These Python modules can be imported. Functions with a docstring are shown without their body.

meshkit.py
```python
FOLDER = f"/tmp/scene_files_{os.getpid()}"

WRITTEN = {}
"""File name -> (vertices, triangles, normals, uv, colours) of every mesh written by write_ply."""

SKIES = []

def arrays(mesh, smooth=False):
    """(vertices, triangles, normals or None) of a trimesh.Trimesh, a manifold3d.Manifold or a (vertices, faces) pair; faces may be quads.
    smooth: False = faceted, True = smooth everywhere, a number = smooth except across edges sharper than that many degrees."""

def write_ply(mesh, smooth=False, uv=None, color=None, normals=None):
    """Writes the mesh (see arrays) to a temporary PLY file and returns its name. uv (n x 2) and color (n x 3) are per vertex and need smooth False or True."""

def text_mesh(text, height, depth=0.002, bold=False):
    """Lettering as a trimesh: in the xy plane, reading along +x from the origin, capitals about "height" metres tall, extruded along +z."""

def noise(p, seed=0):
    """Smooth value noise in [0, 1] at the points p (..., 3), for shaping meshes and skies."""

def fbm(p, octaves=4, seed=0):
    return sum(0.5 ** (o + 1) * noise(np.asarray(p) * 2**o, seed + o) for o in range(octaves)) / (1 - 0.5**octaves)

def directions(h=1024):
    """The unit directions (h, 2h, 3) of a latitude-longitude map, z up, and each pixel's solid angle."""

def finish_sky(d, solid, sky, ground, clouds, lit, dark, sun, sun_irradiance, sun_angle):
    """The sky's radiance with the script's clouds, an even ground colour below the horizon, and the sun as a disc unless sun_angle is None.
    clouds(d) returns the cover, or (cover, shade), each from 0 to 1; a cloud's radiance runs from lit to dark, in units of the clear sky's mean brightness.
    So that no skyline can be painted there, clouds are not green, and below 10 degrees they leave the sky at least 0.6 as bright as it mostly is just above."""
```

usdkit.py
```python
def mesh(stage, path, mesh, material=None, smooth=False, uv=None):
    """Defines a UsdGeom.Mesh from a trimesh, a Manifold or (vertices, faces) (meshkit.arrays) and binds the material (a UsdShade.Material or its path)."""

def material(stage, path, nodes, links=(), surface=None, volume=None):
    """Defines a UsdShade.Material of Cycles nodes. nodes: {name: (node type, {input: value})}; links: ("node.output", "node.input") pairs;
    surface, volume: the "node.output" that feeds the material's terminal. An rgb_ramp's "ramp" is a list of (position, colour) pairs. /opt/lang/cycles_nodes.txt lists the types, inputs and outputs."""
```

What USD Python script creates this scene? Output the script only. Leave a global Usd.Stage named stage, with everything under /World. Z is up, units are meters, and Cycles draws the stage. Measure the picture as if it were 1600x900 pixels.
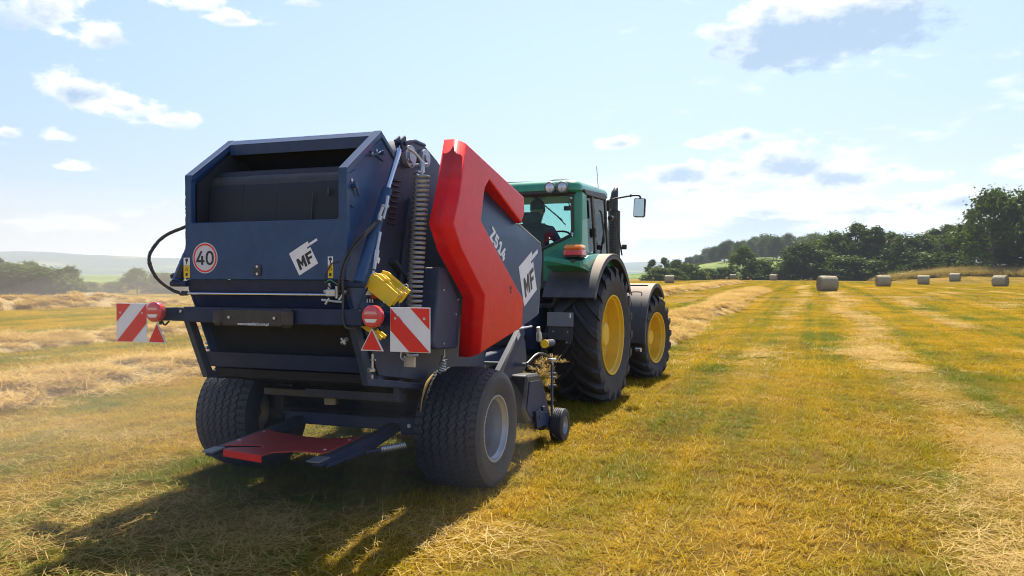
import math, random
import numpy as np, trimesh, manifold3d, usdkit, meshkit
import mapbox_earcut as earcut
from shapely.geometry import Polygon, Point, box as sbox
from shapely import affinity
from pxr import Usd, UsdGeom, UsdLux, UsdShade, Gf, Sdf, Vt

rng = np.random.default_rng(7)
random.seed(7)
PI = math.pi
stage = Usd.Stage.CreateInMemory()
UsdGeom.SetStageUpAxis(stage, 'Z')
UsdGeom.SetStageMetersPerUnit(stage, 1.0)
W = UsdGeom.Xform.Define(stage, '/World')
UsdGeom.Scope.Define(stage, '/World/Looks')

# ------------------------------------------------------------------ camera, sky, sun, exposure
EYE = np.array([3.533, -5.849, 1.64])
YAW, PITCH, FPX = math.radians(20.3), math.atan(22 / 1280), 1280.0
EXPOSURE = 1.1
SKY, SUN, SUN_AZ, SUN_EL = 0.088, 1.25, math.radians(-9), math.radians(56)
HAZE = 0.0002
cam = UsdGeom.Camera.Define(stage, '/World/camera')
_r = np.array([math.cos(YAW), math.sin(YAW), 0])
_f0 = np.array([-math.sin(YAW), math.cos(YAW), 0])
_z = np.array([0, 0, 1.0])
_f = _f0 * math.cos(PITCH) - _z * math.sin(PITCH)
_u = _z * math.cos(PITCH) + _f0 * math.sin(PITCH)
cam.AddTransformOp().Set(Gf.Matrix4d(*_r, 0, *_u, 0, *(-_f), 0, *EYE, 1))
cam.CreateHorizontalApertureAttr(36.0)
cam.CreateFocalLengthAttr(36.0 * FPX / 1600)
cam.CreateClippingRangeAttr(Gf.Vec2f(0.05, 30000))
cam.CreateExposureAttr(EXPOSURE)
SUN_DIR = np.array([math.sin(SUN_AZ) * math.cos(SUN_EL), math.cos(SUN_AZ) * math.cos(SUN_EL), math.sin(SUN_EL)])
sun = UsdLux.DistantLight.Define(stage, '/World/sun')
sun.CreateNormalizeAttr(True); sun.CreateIntensityAttr(SUN); sun.CreateAngleAttr(0.53)
sun.CreateColorAttr(Gf.Vec3f(1.0, 0.93, 0.80))
_x = np.cross(_z, SUN_DIR); _x /= np.linalg.norm(_x); _y = np.cross(SUN_DIR, _x)
sun.AddTransformOp().Set(Gf.Matrix4d(*_x, 0, *_y, 0, *SUN_DIR, 0, 0, 0, 50, 1))

def math_node(nodes, links, name, op, a, b=None, c=None, clamp=False):
    ins = {'math_type': op, 'use_clamp': clamp}
    for k, v in (('value1', a), ('value2', b), ('value3', c)):
        if v is None: continue
        if isinstance(v, str): links.append((v, f'{name}.{k}'))
        else: ins[k] = float(v)
    nodes[name] = ('math', ins)
    return name + '.value'

def build_sky():
    N, L = {}, []
    N['sky'] = ('sky_texture', {'sky_type': 'single_scattering', 'sun_disc': False, 'sun_elevation': SUN_EL, 'sun_rotation': SUN_AZ, 'altitude': 200.0, 'air_density': 1.0, 'aerosol_density': 0.7, 'ozone_density': 2.0})
    N['tc'] = ('texture_coordinate', {})
    N['xyz'] = ('separate_xyz', {}); L.append(('tc.generated', 'xyz.vector'))
    M = lambda n, op, a, b=None, c=None, clamp=False: math_node(N, L, n, op, a, b, c, clamp)
    az = M('az', 'arctan2', 'xyz.x', 'xyz.y')             # bearing, clockwise from +y
    el = M('el', 'arcsine', 'xyz.z')
    N['hz'] = ('map_range', {'range_type': 'smoothstep', 'from_min': 0.0, 'from_max': 0.34, 'to_min': 0.60, 'to_max': 1.0, 'clamp': True}); L.append((el, 'hz.value'))
    N['skyd'] = ('mix_color', {'blend_type': 'multiply', 'fac': 1.0}); N['hzc'] = ('combine_color', {}); L += [('hz.result', 'hzc.r'), (math_node(N, L, 'hzg', 'multiply', 'hz.result', 0.945), 'hzc.g'), ('hz.result', 'hzc.b'), ('sky.color', 'skyd.a'), ('hzc.color', 'skyd.b')]
    # cumulus puffs: bearing, elevation, half sizes (degrees), strength
    puffs = CLOUDS
    N['cv'] = ('combine_xyz', {}); L += [(az, 'cv.x'), (el, 'cv.y')]
    N['n1'] = ('noise_texture', {'dimensions': '3D', 'scale': 24.0, 'detail': 9.0, 'roughness': 0.6})
    N['map1'] = ('mapping', {'scale': (1.0, 1.7, 1.0)}); L += [('cv.vector', 'map1.vector'), ('map1.vector', 'n1.vector')]
    nz = M('nz', 'multiply_add', 'n1.fac', 2.7, -1.35)
    best, shade = None, None
    for i, (a, e, sa, se, st) in enumerate(puffs):
        da = M(f'da{i}', 'multiply_add', az, 1 / math.radians(sa), -math.radians(a) / math.radians(sa))
        de = M(f'de{i}', 'multiply_add', el, 1 / math.radians(se), -math.radians(e) / math.radians(se))
        # flat base: distances below the centre count more
        dn = M(f'dn{i}', 'minimum', de, 0.0)
        de2 = M(f'df{i}', 'multiply_add', dn, 0.9, de)
        q = M(f'qa{i}', 'multiply', da, da)
        q = M(f'qb{i}', 'multiply_add', de2, de2, q)
        q = M(f'qc{i}', 'sqrt', q)
        v = M(f'v{i}', 'multiply_add', q, -1.0, st)
        s = M(f's{i}', 'multiply_add', de, -0.72, st * 0.9 - 0.58)
        s = M(f'sl{i}', 'multiply_add', da, 0.28, s)
        if best is None: best, shade = v, s
        else:
            gd = M(f'gd{i}', 'subtract', v, best); gt = M(f'g{i}', 'multiply_add', gd, 2.2, 0.5, True)
            N[f'mx{i}'] = ('mix_float', {}); L += [(gt, f'mx{i}.fac'), (shade, f'mx{i}.a'), (s, f'mx{i}.b')]
            shade = f'mx{i}.result'
            best = M(f'b{i}', 'maximum', v, best)
    field = M('field', 'add', best, nz)
    N['cov'] = ('map_range', {'range_type': 'smoothstep', 'from_min': -0.12, 'from_max': 0.50, 'clamp': True}); L.append((field, 'cov.value'))
    # low banded layer near the horizon and a thin scatter of cumulus everywhere else
    N['map2'] = ('mapping', {'scale': (1.0, 3.2, 1.0), 'location': (3.1, 0.4, 0.0)})
    N['n2'] = ('noise_texture', {'dimensions': '3D', 'scale': 7.5, 'detail': 8.0, 'roughness': 0.58})
    L += [('cv.vector', 'map2.vector'), ('map2.vector', 'n2.vector')]
    N['lowe'] = ('map_range', {'range_type': 'smoothstep', 'from_min': 0.0, 'from_max': 0.17, 'to_min': 0.19, 'to_max': -0.08, 'clamp': True}); L.append((el, 'lowe.value'))
    N['side'] = ('map_range', {'range_type': 'smoothstep', 'from_min': -0.55, 'from_max': -0.15, 'to_min': -0.14, 'to_max': 0.0, 'clamp': True}); L.append((az, 'side.value'))
    N['bank'] = ('map_range', {'range_type': 'smoothstep', 'from_min': -0.30, 'from_max': -0.10, 'to_min': 0.0, 'to_max': 0.05, 'clamp': True}); L.append((az, 'bank.value'))
    t = M('t1', 'add', 'n2.fac', 'lowe.result'); t = M('t2', 'add', t, 'bank.result'); t = M('t3', 'add', t, 'side.result')
    N['cov2'] = ('map_range', {'range_type': 'smoothstep', 'from_min': 0.52, 'from_max': 0.70, 'clamp': True}); L.append((t, 'cov2.value'))
    N['sh2'] = ('map_range', {'range_type': 'smoothstep', 'from_min': 0.58, 'from_max': 0.74, 'to_min': 0.0, 'to_max': 1.0, 'clamp': True}); L.append((t, 'sh2.value'))
    # shade of the puffs: thick middles and undersides
    N['n3'] = ('noise_texture', {'dimensions': '3D', 'scale': 14.0, 'detail': 4.0}); L.append(('cv.vector', 'n3.vector'))
    s3 = M('shn', 'multiply_add', 'n3.fac', 2.2, -1.1)
    s4 = M('sho', 'add', shade, s3)
    s5 = M('shp', 'multiply_add', field, 1.0, -0.22)
    s6 = M('shq', 'add', s4, s5, None, True)
    N['lit'] = ('rgb_ramp', {'ramp': [(0.0, CLOUD_LIT), (0.35, CLOUD_MID), (1.0, CLOUD_DARK)]}); L.append((s6, 'lit.fac'))
    N['lit2'] = ('rgb_ramp', {'ramp': [(0.0, CLOUD_LIT), (1.0, CLOUD_DARK)]}); L.append(('sh2.result', 'lit2.fac'))
    c2 = M('c2', 'multiply', 'cov2.result', 0.88)
    N['mixb'] = ('mix_color', {}); L += [(c2, 'mixb.fac'), ('skyd.result', 'mixb.a'), ('lit2.color', 'mixb.b')]
    c1 = M('c1', 'multiply', 'cov.result', 0.93)
    N['mixa'] = ('mix_color', {}); L += [(c1, 'mixa.fac'), ('mixb.result', 'mixa.a'), ('lit.color', 'mixa.b')]
    N['bg'] = ('background_shader', {'strength': SKY}); L.append(('mixa.result', 'bg.color'))
    return usdkit.material(stage, '/World/Looks/sky', N, L, surface='bg.background')

_k = 1 / (SKY * 2 ** EXPOSURE)
CLOUD_LIT, CLOUD_MID, CLOUD_DARK = (1.25 * _k, 1.25 * _k, 1.25 * _k), (0.90 * _k, 0.96 * _k, 1.0 * _k), (0.44 * _k, 0.61 * _k, 0.80 * _k)
CLOUDS = [  # bearing, elevation, half width, half height (degrees), thickness
    (-47.9, 11.0, 3.0, 1.5, 0.9), (-45.6, 10.3, 3.0, 1.3, 0.9), (-43.2, 9.6, 2.4, 0.95, 0.75),
    (-50.5, 15.2, 3.4, 1.6, 0.85), (-47.3, 14.4, 2.8, 1.2, 0.8), (-49.2, 16.8, 2.2, 1.6, 0.7), (-53.5, 15.6, 3.2, 1.6, 0.8),
    (-41.6, 16.9, 2.6, 1.1, 0.7), (-38.8, 16.3, 2.6, 0.9, 0.7), (-34.4, 17.6, 2.4, 0.7, 0.6),
    (-48.2, 6.6, 1.5, 0.7, 0.60), (-49.3, 8.4, 1.7, 0.9, 0.52), (-52.0, 8.3, 1.8, 0.7, 0.45),
    (-1.4, 14.9, 4.2, 2.5, 1.35), (2.2, 15.2, 4.2, 2.3, 1.35), (-3.6, 14.5, 2.0, 1.2, 0.85), (5.8, 16.9, 3.8, 1.1, 0.9), (0.5, 18.2, 7.0, 1.3, 1.0),
    (-13.0, 8.9, 2.4, 0.8, 0.7), (-6.9, 8.7, 2.0, 0.9, 0.7), (-4.4, 9.1, 2.3, 0.9, 0.7),
    (-8.6, 6.6, 2.6, 1.3, 0.95), (-5.2, 6.7, 2.4, 1.3, 0.9), (-2.2, 7.0, 3.1, 1.6, 1.15), (1.2, 6.2, 2.8, 1.2, 1.05),
    (8.0, 4.3, 3.6, 1.1, 0.9), (11.8, 6.2, 2.6, 1.2, 0.9), (-3.8, 4.1, 3.6, 0.8, 0.85), (2.4, 4.0, 3.6, 0.8, 0.85), (6.0, 5.9, 2.4, 0.7, 0.6), (14.5, 9.0, 3.0, 1.2, 0.8),
    (-62, 12, 5, 1.6, 0.9), (22, 13, 6, 2.2, 1.0), (-22, 30, 7, 2.5, 0.8), (12, 33, 7, 2.4, 0.8), (-58, 28, 8, 2.8, 0.9),
]
dome = UsdLux.DomeLight.Define(stage, '/World/sky')
UsdShade.MaterialBindingAPI.Apply(dome.GetPrim()).Bind(build_sky())
dome.GetPrim().SetCustomDataByKey('kind', 'structure')
dome.GetPrim().SetCustomDataByKey('label', 'pale blue summer sky with scattered cumulus clouds')

# ------------------------------------------------------------------ helpers: prims
_used = {}
def numbered(parent, name):
    k = (parent, name); n = _used.get(k, 0); _used[k] = n + 1
    return f'{parent}/{name}' + (f'_{n:03d}' if n else '')
def tag(prim, label=None, cat=None, group=None, kind=None):
    prim = prim.GetPrim() if hasattr(prim, 'GetPrim') else prim
    for k, v in (('label', label), ('category', cat), ('group', group), ('kind', kind)):
        if v: prim.SetCustomDataByKey(k, v)
    return prim
def path_of(p): return str(p.GetPath()) if hasattr(p, 'GetPath') else (p or '/World')
def thing(name, label, cat, loc=(0, 0, 0), rotz=0.0, group=None, tilt=None, scale=None):
    x = UsdGeom.Xform.Define(stage, numbered('/World', name))
    x.AddTranslateOp().Set(Gf.Vec3d(*map(float, loc)))
    if rotz: x.AddRotateZOp().Set(math.degrees(rotz))
    if tilt: x.AddRotateXOp().Set(tilt)
    if scale: x.AddScaleOp().Set(Gf.Vec3f(*scale))
    return tag(x, label, cat, group)
EACH = {'side_bolt', 'frame_bolt', 'arm_bolt', 'holder_bolt', 'board_bolt', 'guard_bolt', 'ramp_bolt', 'plate_bolt', 'bracket_clip', 'frame_hook', 'belt_lacing', 'chock_bracket', 'board_marking', 'panel_lock', 'hinge', 'lower_frame', 'step'}
def obj(name, mesh, m, parent=None, smooth=30, label=None, kind=None):
    if isinstance(mesh, list): mesh = cat(mesh)
    if name in EACH and not kind:                               # one part per loose piece
        pieces = mesh.split(only_watertight=False)
        if len(pieces) > 1: return [obj(name + '', q, m, parent, smooth, label, 'part') for q in pieces][0]
    if kind == 'part': kind = None
    p = usdkit.mesh(stage, numbered(path_of(parent), name), mesh, m, smooth=smooth)
    return tag(p, label, kind=kind)
def klass(name):
    return stage.CreateClassPrim('/World/' + name) if False else stage.CreateClassPrim('/' + name)
def copy_of(src, name, label, cat, loc, rotz, group=None, scale=None):
    x = UsdGeom.Xform.Define(stage, numbered('/World', name))
    x.AddTranslateOp().Set(Gf.Vec3d(*map(float, loc)))
    x.AddRotateZOp().Set(math.degrees(rotz))
    if scale: x.AddScaleOp().Set(Gf.Vec3f(*map(float, scale)))
    x.GetPrim().GetReferences().AddInternalReference(src.GetPath())
    x.GetPrim().SetInstanceable(True)
    return tag(x, label, cat, group)
def instancer(path, protos, pos, idx, rotz=None, scale=None, tilt=None):
    """protos: list of (mesh, material, smooth)"""
    pi = UsdGeom.PointInstancer.Define(stage, path)
    rel = pi.CreatePrototypesRel()
    for i, (m, mt) in enumerate(protos):
        p = usdkit.mesh(stage, f'{path}/prototypes/piece_{i:03d}', m, mt)
        rel.AddTarget(p.GetPath())
    n = len(pos)
    pi.CreateProtoIndicesAttr(Vt.IntArray.FromNumpy(np.asarray(idx, np.int32)))
    pi.CreatePositionsAttr(Vt.Vec3fArray.FromNumpy(np.asarray(pos, np.float32)))
    a = np.zeros(n) if rotz is None else np.asarray(rotz)
    q = Vt.QuathArray([Gf.Quath(float(math.cos(v / 2)), 0.0, 0.0, float(math.sin(v / 2))) for v in a])
    pi.CreateOrientationsAttr(q)
    if scale is not None:
        pi.CreateScalesAttr(Vt.Vec3fArray.FromNumpy(np.asarray(scale, np.float32)))
    return pi.GetPrim()

# ------------------------------------------------------------------ helpers: meshes
def tm(v, f): return trimesh.Trimesh(np.asarray(v, float), np.asarray(f, int), process=False)
def cat(l): return trimesh.util.concatenate([x for x in l if x is not None])
def move(m, t): m = m.copy(); m.apply_translation(t); return m
def rot(m, deg, axis, at=(0, 0, 0)):
    m = m.copy(); m.apply_transform(trimesh.transformations.rotation_matrix(math.radians(deg), axis, at)); return m
def cbox(c, s, b=0.006, rz=0, rx=0, ry=0):
    h = np.array(s, float) / 2; b = min(b, *(h * 0.8)); P = []
    for sx in (-1, 1):
        for sy in (-1, 1):
            for sz in (-1, 1):
                for k in range(3):
                    q = h - b; q[k] = h[k]; P.append(q * (sx, sy, sz))
    m = trimesh.convex.convex_hull(np.array(P))
    for d, ax in ((rx, (1, 0, 0)), (ry, (0, 1, 0)), (rz, (0, 0, 1))):
        if d: m = rot(m, d, ax)
    return move(m, c)
def _area(p): x, y = p[:, 0], p[:, 1]; return 0.5 * np.sum(x * np.roll(y, -1) - np.roll(x, -1) * y)
def inset(p, d):
    a, b = np.roll(p, 1, 0), np.roll(p, -1, 0)
    e1, e2 = p - a, b - p
    n1 = np.stack([-e1[:, 1], e1[:, 0]], 1); n1 /= np.linalg.norm(n1, axis=1)[:, None] + 1e-12
    n2 = np.stack([-e2[:, 1], e2[:, 0]], 1); n2 /= np.linalg.norm(n2, axis=1)[:, None] + 1e-12
    m = n1 + n2; k = np.maximum((m * n1).sum(1), 0.35)
    return p + m / k[:, None] * d
def tri(p): return np.asarray(earcut.triangulate_float64(np.ascontiguousarray(p), np.array([len(p)], np.uint32))).reshape(-1, 3).astype(int)
def place(v, axis):
    if axis == 'z': return v, False
    if axis == 'x': return v[:, [2, 0, 1]], False          # polygon in (y, z)
    return v[:, [0, 2, 1]], True                             # axis y, polygon in (x, z)
def prism(pts, axis, lo, hi, b=0.004):
    p = np.asarray(pts, float)
    if _area(p) < 0: p = p[::-1]
    n = len(p); b = min(b, abs(hi - lo) * 0.4)
    layers = [(inset(p, b), lo), (p, lo + b), (p, hi - b), (inset(p, b), hi)] if b > 0 else [(p, lo), (p, hi)]
    V = np.vstack([np.c_[q, np.full(n, h)] for q, h in layers])
    F = []
    for k in range(len(layers) - 1):
        for i in range(n):
            j = (i + 1) % n; a, c = k * n, (k + 1) * n
            F += [(a + i, a + j, c + j), (a + i, c + j, c + i)]
    t = tri(layers[0][0])
    F += [tuple(x[::-1]) for x in t]
    t2 = tri(layers[-1][0]); F += [tuple(x + (len(layers) - 1) * n) for x in t2]
    V, flip = place(V, axis); F = np.array(F)
    return tm(V, F[:, ::-1] if flip else F)
def flat_shape(shape, axis, at, th):
    """a shapely shape extruded from at to at+th along axis"""
    out = []
    for g in getattr(shape, 'geoms', [shape]):
        if g.is_empty or g.geom_type != 'Polygon': continue
        m = trimesh.creation.extrude_polygon(g, abs(th), engine='earcut')
        v = m.vertices.copy(); v[:, 2] += min(at, at + th)
        v2, flip = place(v, axis); out.append(tm(v2, m.faces[:, ::-1] if flip else m.faces))
    return cat(out)
def tube(pts, r, n=8, cap=True):
    P = np.asarray(pts, float); K = len(P); R = np.broadcast_to(np.asarray(r, float), (K,))
    T = np.gradient(P, axis=0) if K > 2 else np.repeat([P[1] - P[0]], 2, 0)
    T /= np.linalg.norm(T, axis=1)[:, None] + 1e-12
    up = np.array([0, 0, 1.0]) if abs(T[0][2]) < 0.9 else np.array([1.0, 0, 0])
    u = np.cross(T[0], up); u /= np.linalg.norm(u)
    V = []
    for k in range(K):
        u = u - T[k] * (u @ T[k]); u /= np.linalg.norm(u) + 1e-12
        w = np.cross(T[k], u); a = np.arange(n) / n * 2 * PI
        V.append(P[k] + R[k] * (np.cos(a)[:, None] * u + np.sin(a)[:, None] * w))
    V = np.vstack(V); F = []
    for k in range(K - 1):
        for i in range(n):
            j = (i + 1) % n; a, c = k * n, (k + 1) * n
            F += [(a + i, a + j, c + j), (a + i, c + j, c + i)]
    if cap:
        V = np.vstack([V, P[0], P[-1]]); q = len(V)
        for i in range(n):
            j = (i + 1) % n
            F += [(q - 2, j, i), (q - 1, (K - 1) * n + i, (K - 1) * n + j)]
    return tm(V, F)
def cyl(a, b, r, n=14): return tube([a, b], r, n)
def spline(pts, n=24):
    P = np.asarray(pts, float); P = np.vstack([2 * P[0] - P[1], P, 2 * P[-1] - P[-2]]); out = []
    m = len(P) - 3
    for k in range(m):
        t = np.linspace(0, 1, max(2, n // m), endpoint=(k == m - 1))[:, None]
        a, b, c, d = P[k:k + 4]
        out.append(0.5 * (2 * b + (c - a) * t + (2 * a - 5 * b + 4 * c - d) * t ** 2 + (3 * b - a - 3 * c + d) * t ** 3))
    return np.vstack(out)
def hose(pts, r=0.008, n=28): return tube(spline(pts, n), r, 7)
def lathe(prof, n=64, closed=False, at=(0, 0, 0)):
    """profile (r, h) turned about the x axis, h along +x"""
    p = np.asarray(prof, float); K = len(p); a = np.arange(n) / n * 2 * PI
    V = np.stack([np.repeat(p[None, :, 1], n, 0), np.cos(a)[:, None] * p[None, :, 0], np.sin(a)[:, None] * p[None, :, 0]], -1).reshape(-1, 3)
    F = []
    for i in range(n):
        j = (i + 1) % n
        for k in range(K if closed else K - 1):
            l = (k + 1) % K
            F += [(i * K + k, i * K + l, j * K + l), (i * K + k, j * K + l, j * K + k)]
    m = tm(V, F); m.apply_translation(at)
    return m
def disc_x(x0, x1, r, c, n=28): return cyl((x0, c[0], c[1]), (x1, c[0], c[1]), r, n)
def bolts_x(x, pts, r=0.012, h=0.01):
    return [cyl((x - h / 2, y, z), (x + h, y, z), r, 6) for y, z in pts]
def bolts_y(y, pts, r=0.011, h=0.01):
    return [cyl((x, y + h / 2, z), (x, y - h, z), r, 6) for x, z in pts]
def strip(line, axis, lo, hi, th):
    """a bent plate: open polyline in the plane across axis, thickness th, from lo to hi"""
    p = np.asarray(line, float); t = np.gradient(p, axis=0); t /= np.linalg.norm(t, axis=1)[:, None]
    nrm = np.stack([-t[:, 1], t[:, 0]], 1) * th
    return prism(np.vstack([p, (p + nrm)[::-1]]), axis, lo, hi, 0.0004)
def text_on(text, height, bold, origin, right, upv, depth=0.002):
    m = meshkit.text_mesh(text, height, depth, bold)
    r, u = np.array(right, float), np.array(upv, float); n = np.cross(r, u)
    v = m.vertices
    return tm(np.asarray(origin) + v[:, :1] * r + v[:, 1:2] * u + v[:, 2:3] * n, m.faces)
def hull_body(bones, edge=0.03, it=8):
    M = None
    for (a, ra, b, rb) in bones:
        s = [manifold3d.Manifold.sphere(ra, 18).translate(tuple(a)), manifold3d.Manifold.sphere(rb, 18).translate(tuple(b))]
        h = manifold3d.Manifold.batch_hull(s); M = h if M is None else M + h
    M = M.refine_to_length(edge); g = M.to_mesh()
    t = trimesh.Trimesh(np.array(g.vert_properties[:, :3]), np.array(g.tri_verts))
    trimesh.smoothing.filter_taubin(t, iterations=it)
    return t

# ------------------------------------------------------------------ materials
MATS = {}
def mat(name, base, rough=0.5, metal=0.0, vary=0.12, scale=6.0, dust=None, dust_amt=0.0, dust_up=0.0, up_from=0.15, coat=0.0, spec=0.5, bump=0.0, bump_scale=60.0, trans=None):
    if name in MATS: return MATS[name]
    N, L = {}, []
    N['g'] = ('geometry', {})
    N['n'] = ('noise_texture', {'scale': scale, 'detail': 5.0, 'roughness': 0.6}); L.append(('g.position', 'n.vector'))
    b = np.array(base)
    N['r'] = ('rgb_ramp', {'ramp': [(0.3, tuple(b * (1 - vary))), (0.7, tuple(np.minimum(b * (1 + vary), 1)))]}); L.append(('n.fac', 'r.fac'))
    col = 'r.color'
    if dust is not None:
        N['dn'] = ('noise_texture', {'scale': scale * 1.7, 'detail': 8.0, 'roughness': 0.68}); L.append(('g.position', 'dn.vector'))
        N['dr'] = ('map_range', {'range_type': 'smoothstep', 'from_min': 0.42, 'from_max': 0.75, 'to_min': dust_amt * 0.35, 'to_max': dust_amt, 'clamp': True}); L.append(('dn.fac', 'dr.value'))
        fac = 'dr.result'
        if dust_up:
            N['sx'] = ('separate_xyz', {}); L.append(('g.normal', 'sx.vector'))
            N['mu'] = ('map_range', {'range_type': 'smoothstep', 'from_min': up_from, 'from_max': 0.95, 'to_min': 0.0, 'to_max': dust_up, 'clamp': True}); L.append(('sx.z', 'mu.value'))
            math_node(N, L, 'ad', 'multiply_add', 'dn.fac', 0.5, 0.7); math_node(N, L, 'ae', 'multiply', 'ad.value', 'mu.result')
            fac = math_node(N, L, 'af', 'maximum', 'ae.value', 'dr.result', None, True)
        N['dm'] = ('mix_color', {'b': dust}); L += [(fac, 'dm.fac'), (col, 'dm.a')]; col = 'dm.result'
        N['rr'] = ('map_range', {'from_min': 0.0, 'from_max': 1.0, 'to_min': rough, 'to_max': 0.9}); L.append((fac, 'rr.value'))
    else:
        N['rr'] = ('map_range', {'from_min': 0.3, 'from_max': 0.7, 'to_min': rough * 0.85, 'to_max': min(1, rough * 1.15), 'clamp': True}); L.append(('n.fac', 'rr.value'))
    N['p'] = ('principled_bsdf', {'metallic': metal, 'coat_weight': coat, 'coat_roughness': 0.08, 'specular_ior_level': spec})
    L += [(col, 'p.base_color'), ('rr.result', 'p.roughness')]
    if bump:
        N['bn'] = ('noise_texture', {'scale': bump_scale, 'detail': 3.0}); L.append(('g.position', 'bn.vector'))
        N['bp'] = ('bump', {'strength': bump, 'distance': 0.01}); L += [('bn.fac', 'bp.height'), ('bp.normal', 'p.normal')]
    MATS[name] = usdkit.material(stage, f'/World/Looks/{name}', N, L, surface='p.BSDF')
    return MATS[name]
DUST = (0.36, 0.29, 0.19)
navy = mat('graphite_paint', (0.015, 0.052, 0.132), 0.34, vary=0.16, dust=DUST, dust_amt=0.06, dust_up=0.10, coat=0.1, spec=0.3)
navy_dark = mat('graphite_paint_dull', (0.010, 0.022, 0.058), 0.46, vary=0.15, dust=DUST, dust_amt=0.04, dust_up=0.12, spec=0.3)
chamber_grey = mat('chamber_paint', (0.020, 0.034, 0.072), 0.46, vary=0.15, dust=DUST, dust_amt=0.08, dust_up=0.2, spec=0.35)
infill_grey = mat('side_panel_paint', (0.012, 0.046, 0.105), 0.32, vary=0.1, dust=(0.5, 0.5, 0.48), dust_amt=0.03, coat=0.0, spec=0.2)
red = mat('red_paint', (0.66, 0.004, 0.012), 0.28, vary=0.08, dust=(0.5, 0.22, 0.18), dust_amt=0.10, dust_up=0.16, coat=0.0, spec=0.22)
red_dull = mat('red_paint_dull', (0.42, 0.02, 0.02), 0.45, vary=0.1, dust=DUST, dust_amt=0.10, dust_up=0.1)
belt = mat('black_belt', (0.006, 0.008, 0.013), 0.6, vary=0.2, dust=DUST, dust_amt=0.02, bump=0.15, bump_scale=200)
black = mat('black_plastic', (0.014, 0.014, 0.016), 0.42, vary=0.2, dust=DUST, dust_amt=0.12)
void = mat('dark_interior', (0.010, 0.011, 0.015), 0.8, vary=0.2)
rubber = mat('rubber', (0.010, 0.012, 0.022), 0.6, vary=0.2, dust=(0.17, 0.145, 0.115), dust_amt=0.09, scale=9, bump=0.2, bump_scale=90)
tractor_rubber = mat('tractor_rubber', (0.012, 0.012, 0.015), 0.66, vary=0.2, dust=(0.18, 0.15, 0.11), dust_amt=0.10, scale=7, bump=0.2, bump_scale=60)
silver = mat('silver_rim', (0.34, 0.37, 0.42), 0.34, metal=0.6, vary=0.08, dust=DUST, dust_amt=0.25)
steel = mat('zinc_steel', (0.55, 0.56, 0.56), 0.34, metal=0.9, vary=0.15, dust=DUST, dust_amt=0.2)
chrome = mat('chrome_rod', (0.75, 0.78, 0.82), 0.12, metal=1.0, vary=0.03)
spring_steel = mat('spring_steel', (0.33, 0.34, 0.36), 0.35, metal=0.7, vary=0.15, dust=DUST, dust_amt=0.2)
yellow = mat('yellow_plastic', (0.80, 0.52, 0.01), 0.42, vary=0.06, dust=DUST, dust_amt=0.12)
yellow_rim = mat('yellow_rim', (0.80, 0.48, 0.008), 0.40, vary=0.06, dust=DUST, dust_amt=0.16)
white = mat('white_film', (0.78, 0.78, 0.78), 0.4, vary=0.03, dust=DUST, dust_amt=0.12)
grey_film = mat('grey_white_film', (0.62, 0.62, 0.64), 0.4, vary=0.03, dust=DUST, dust_amt=0.10)
red_film = mat('red_reflective', (0.72, 0.012, 0.012), 0.3, vary=0.04, dust=DUST, dust_amt=0.06)
lens_red = mat('red_lens', (0.60, 0.02, 0.03), 0.12, vary=0.05, coat=0.6, dust=(0.7, 0.45, 0.4), dust_amt=0.18)
lens_orange = mat('orange_lens', (0.85, 0.24, 0.02), 0.14, vary=0.05, coat=0.6)
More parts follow.
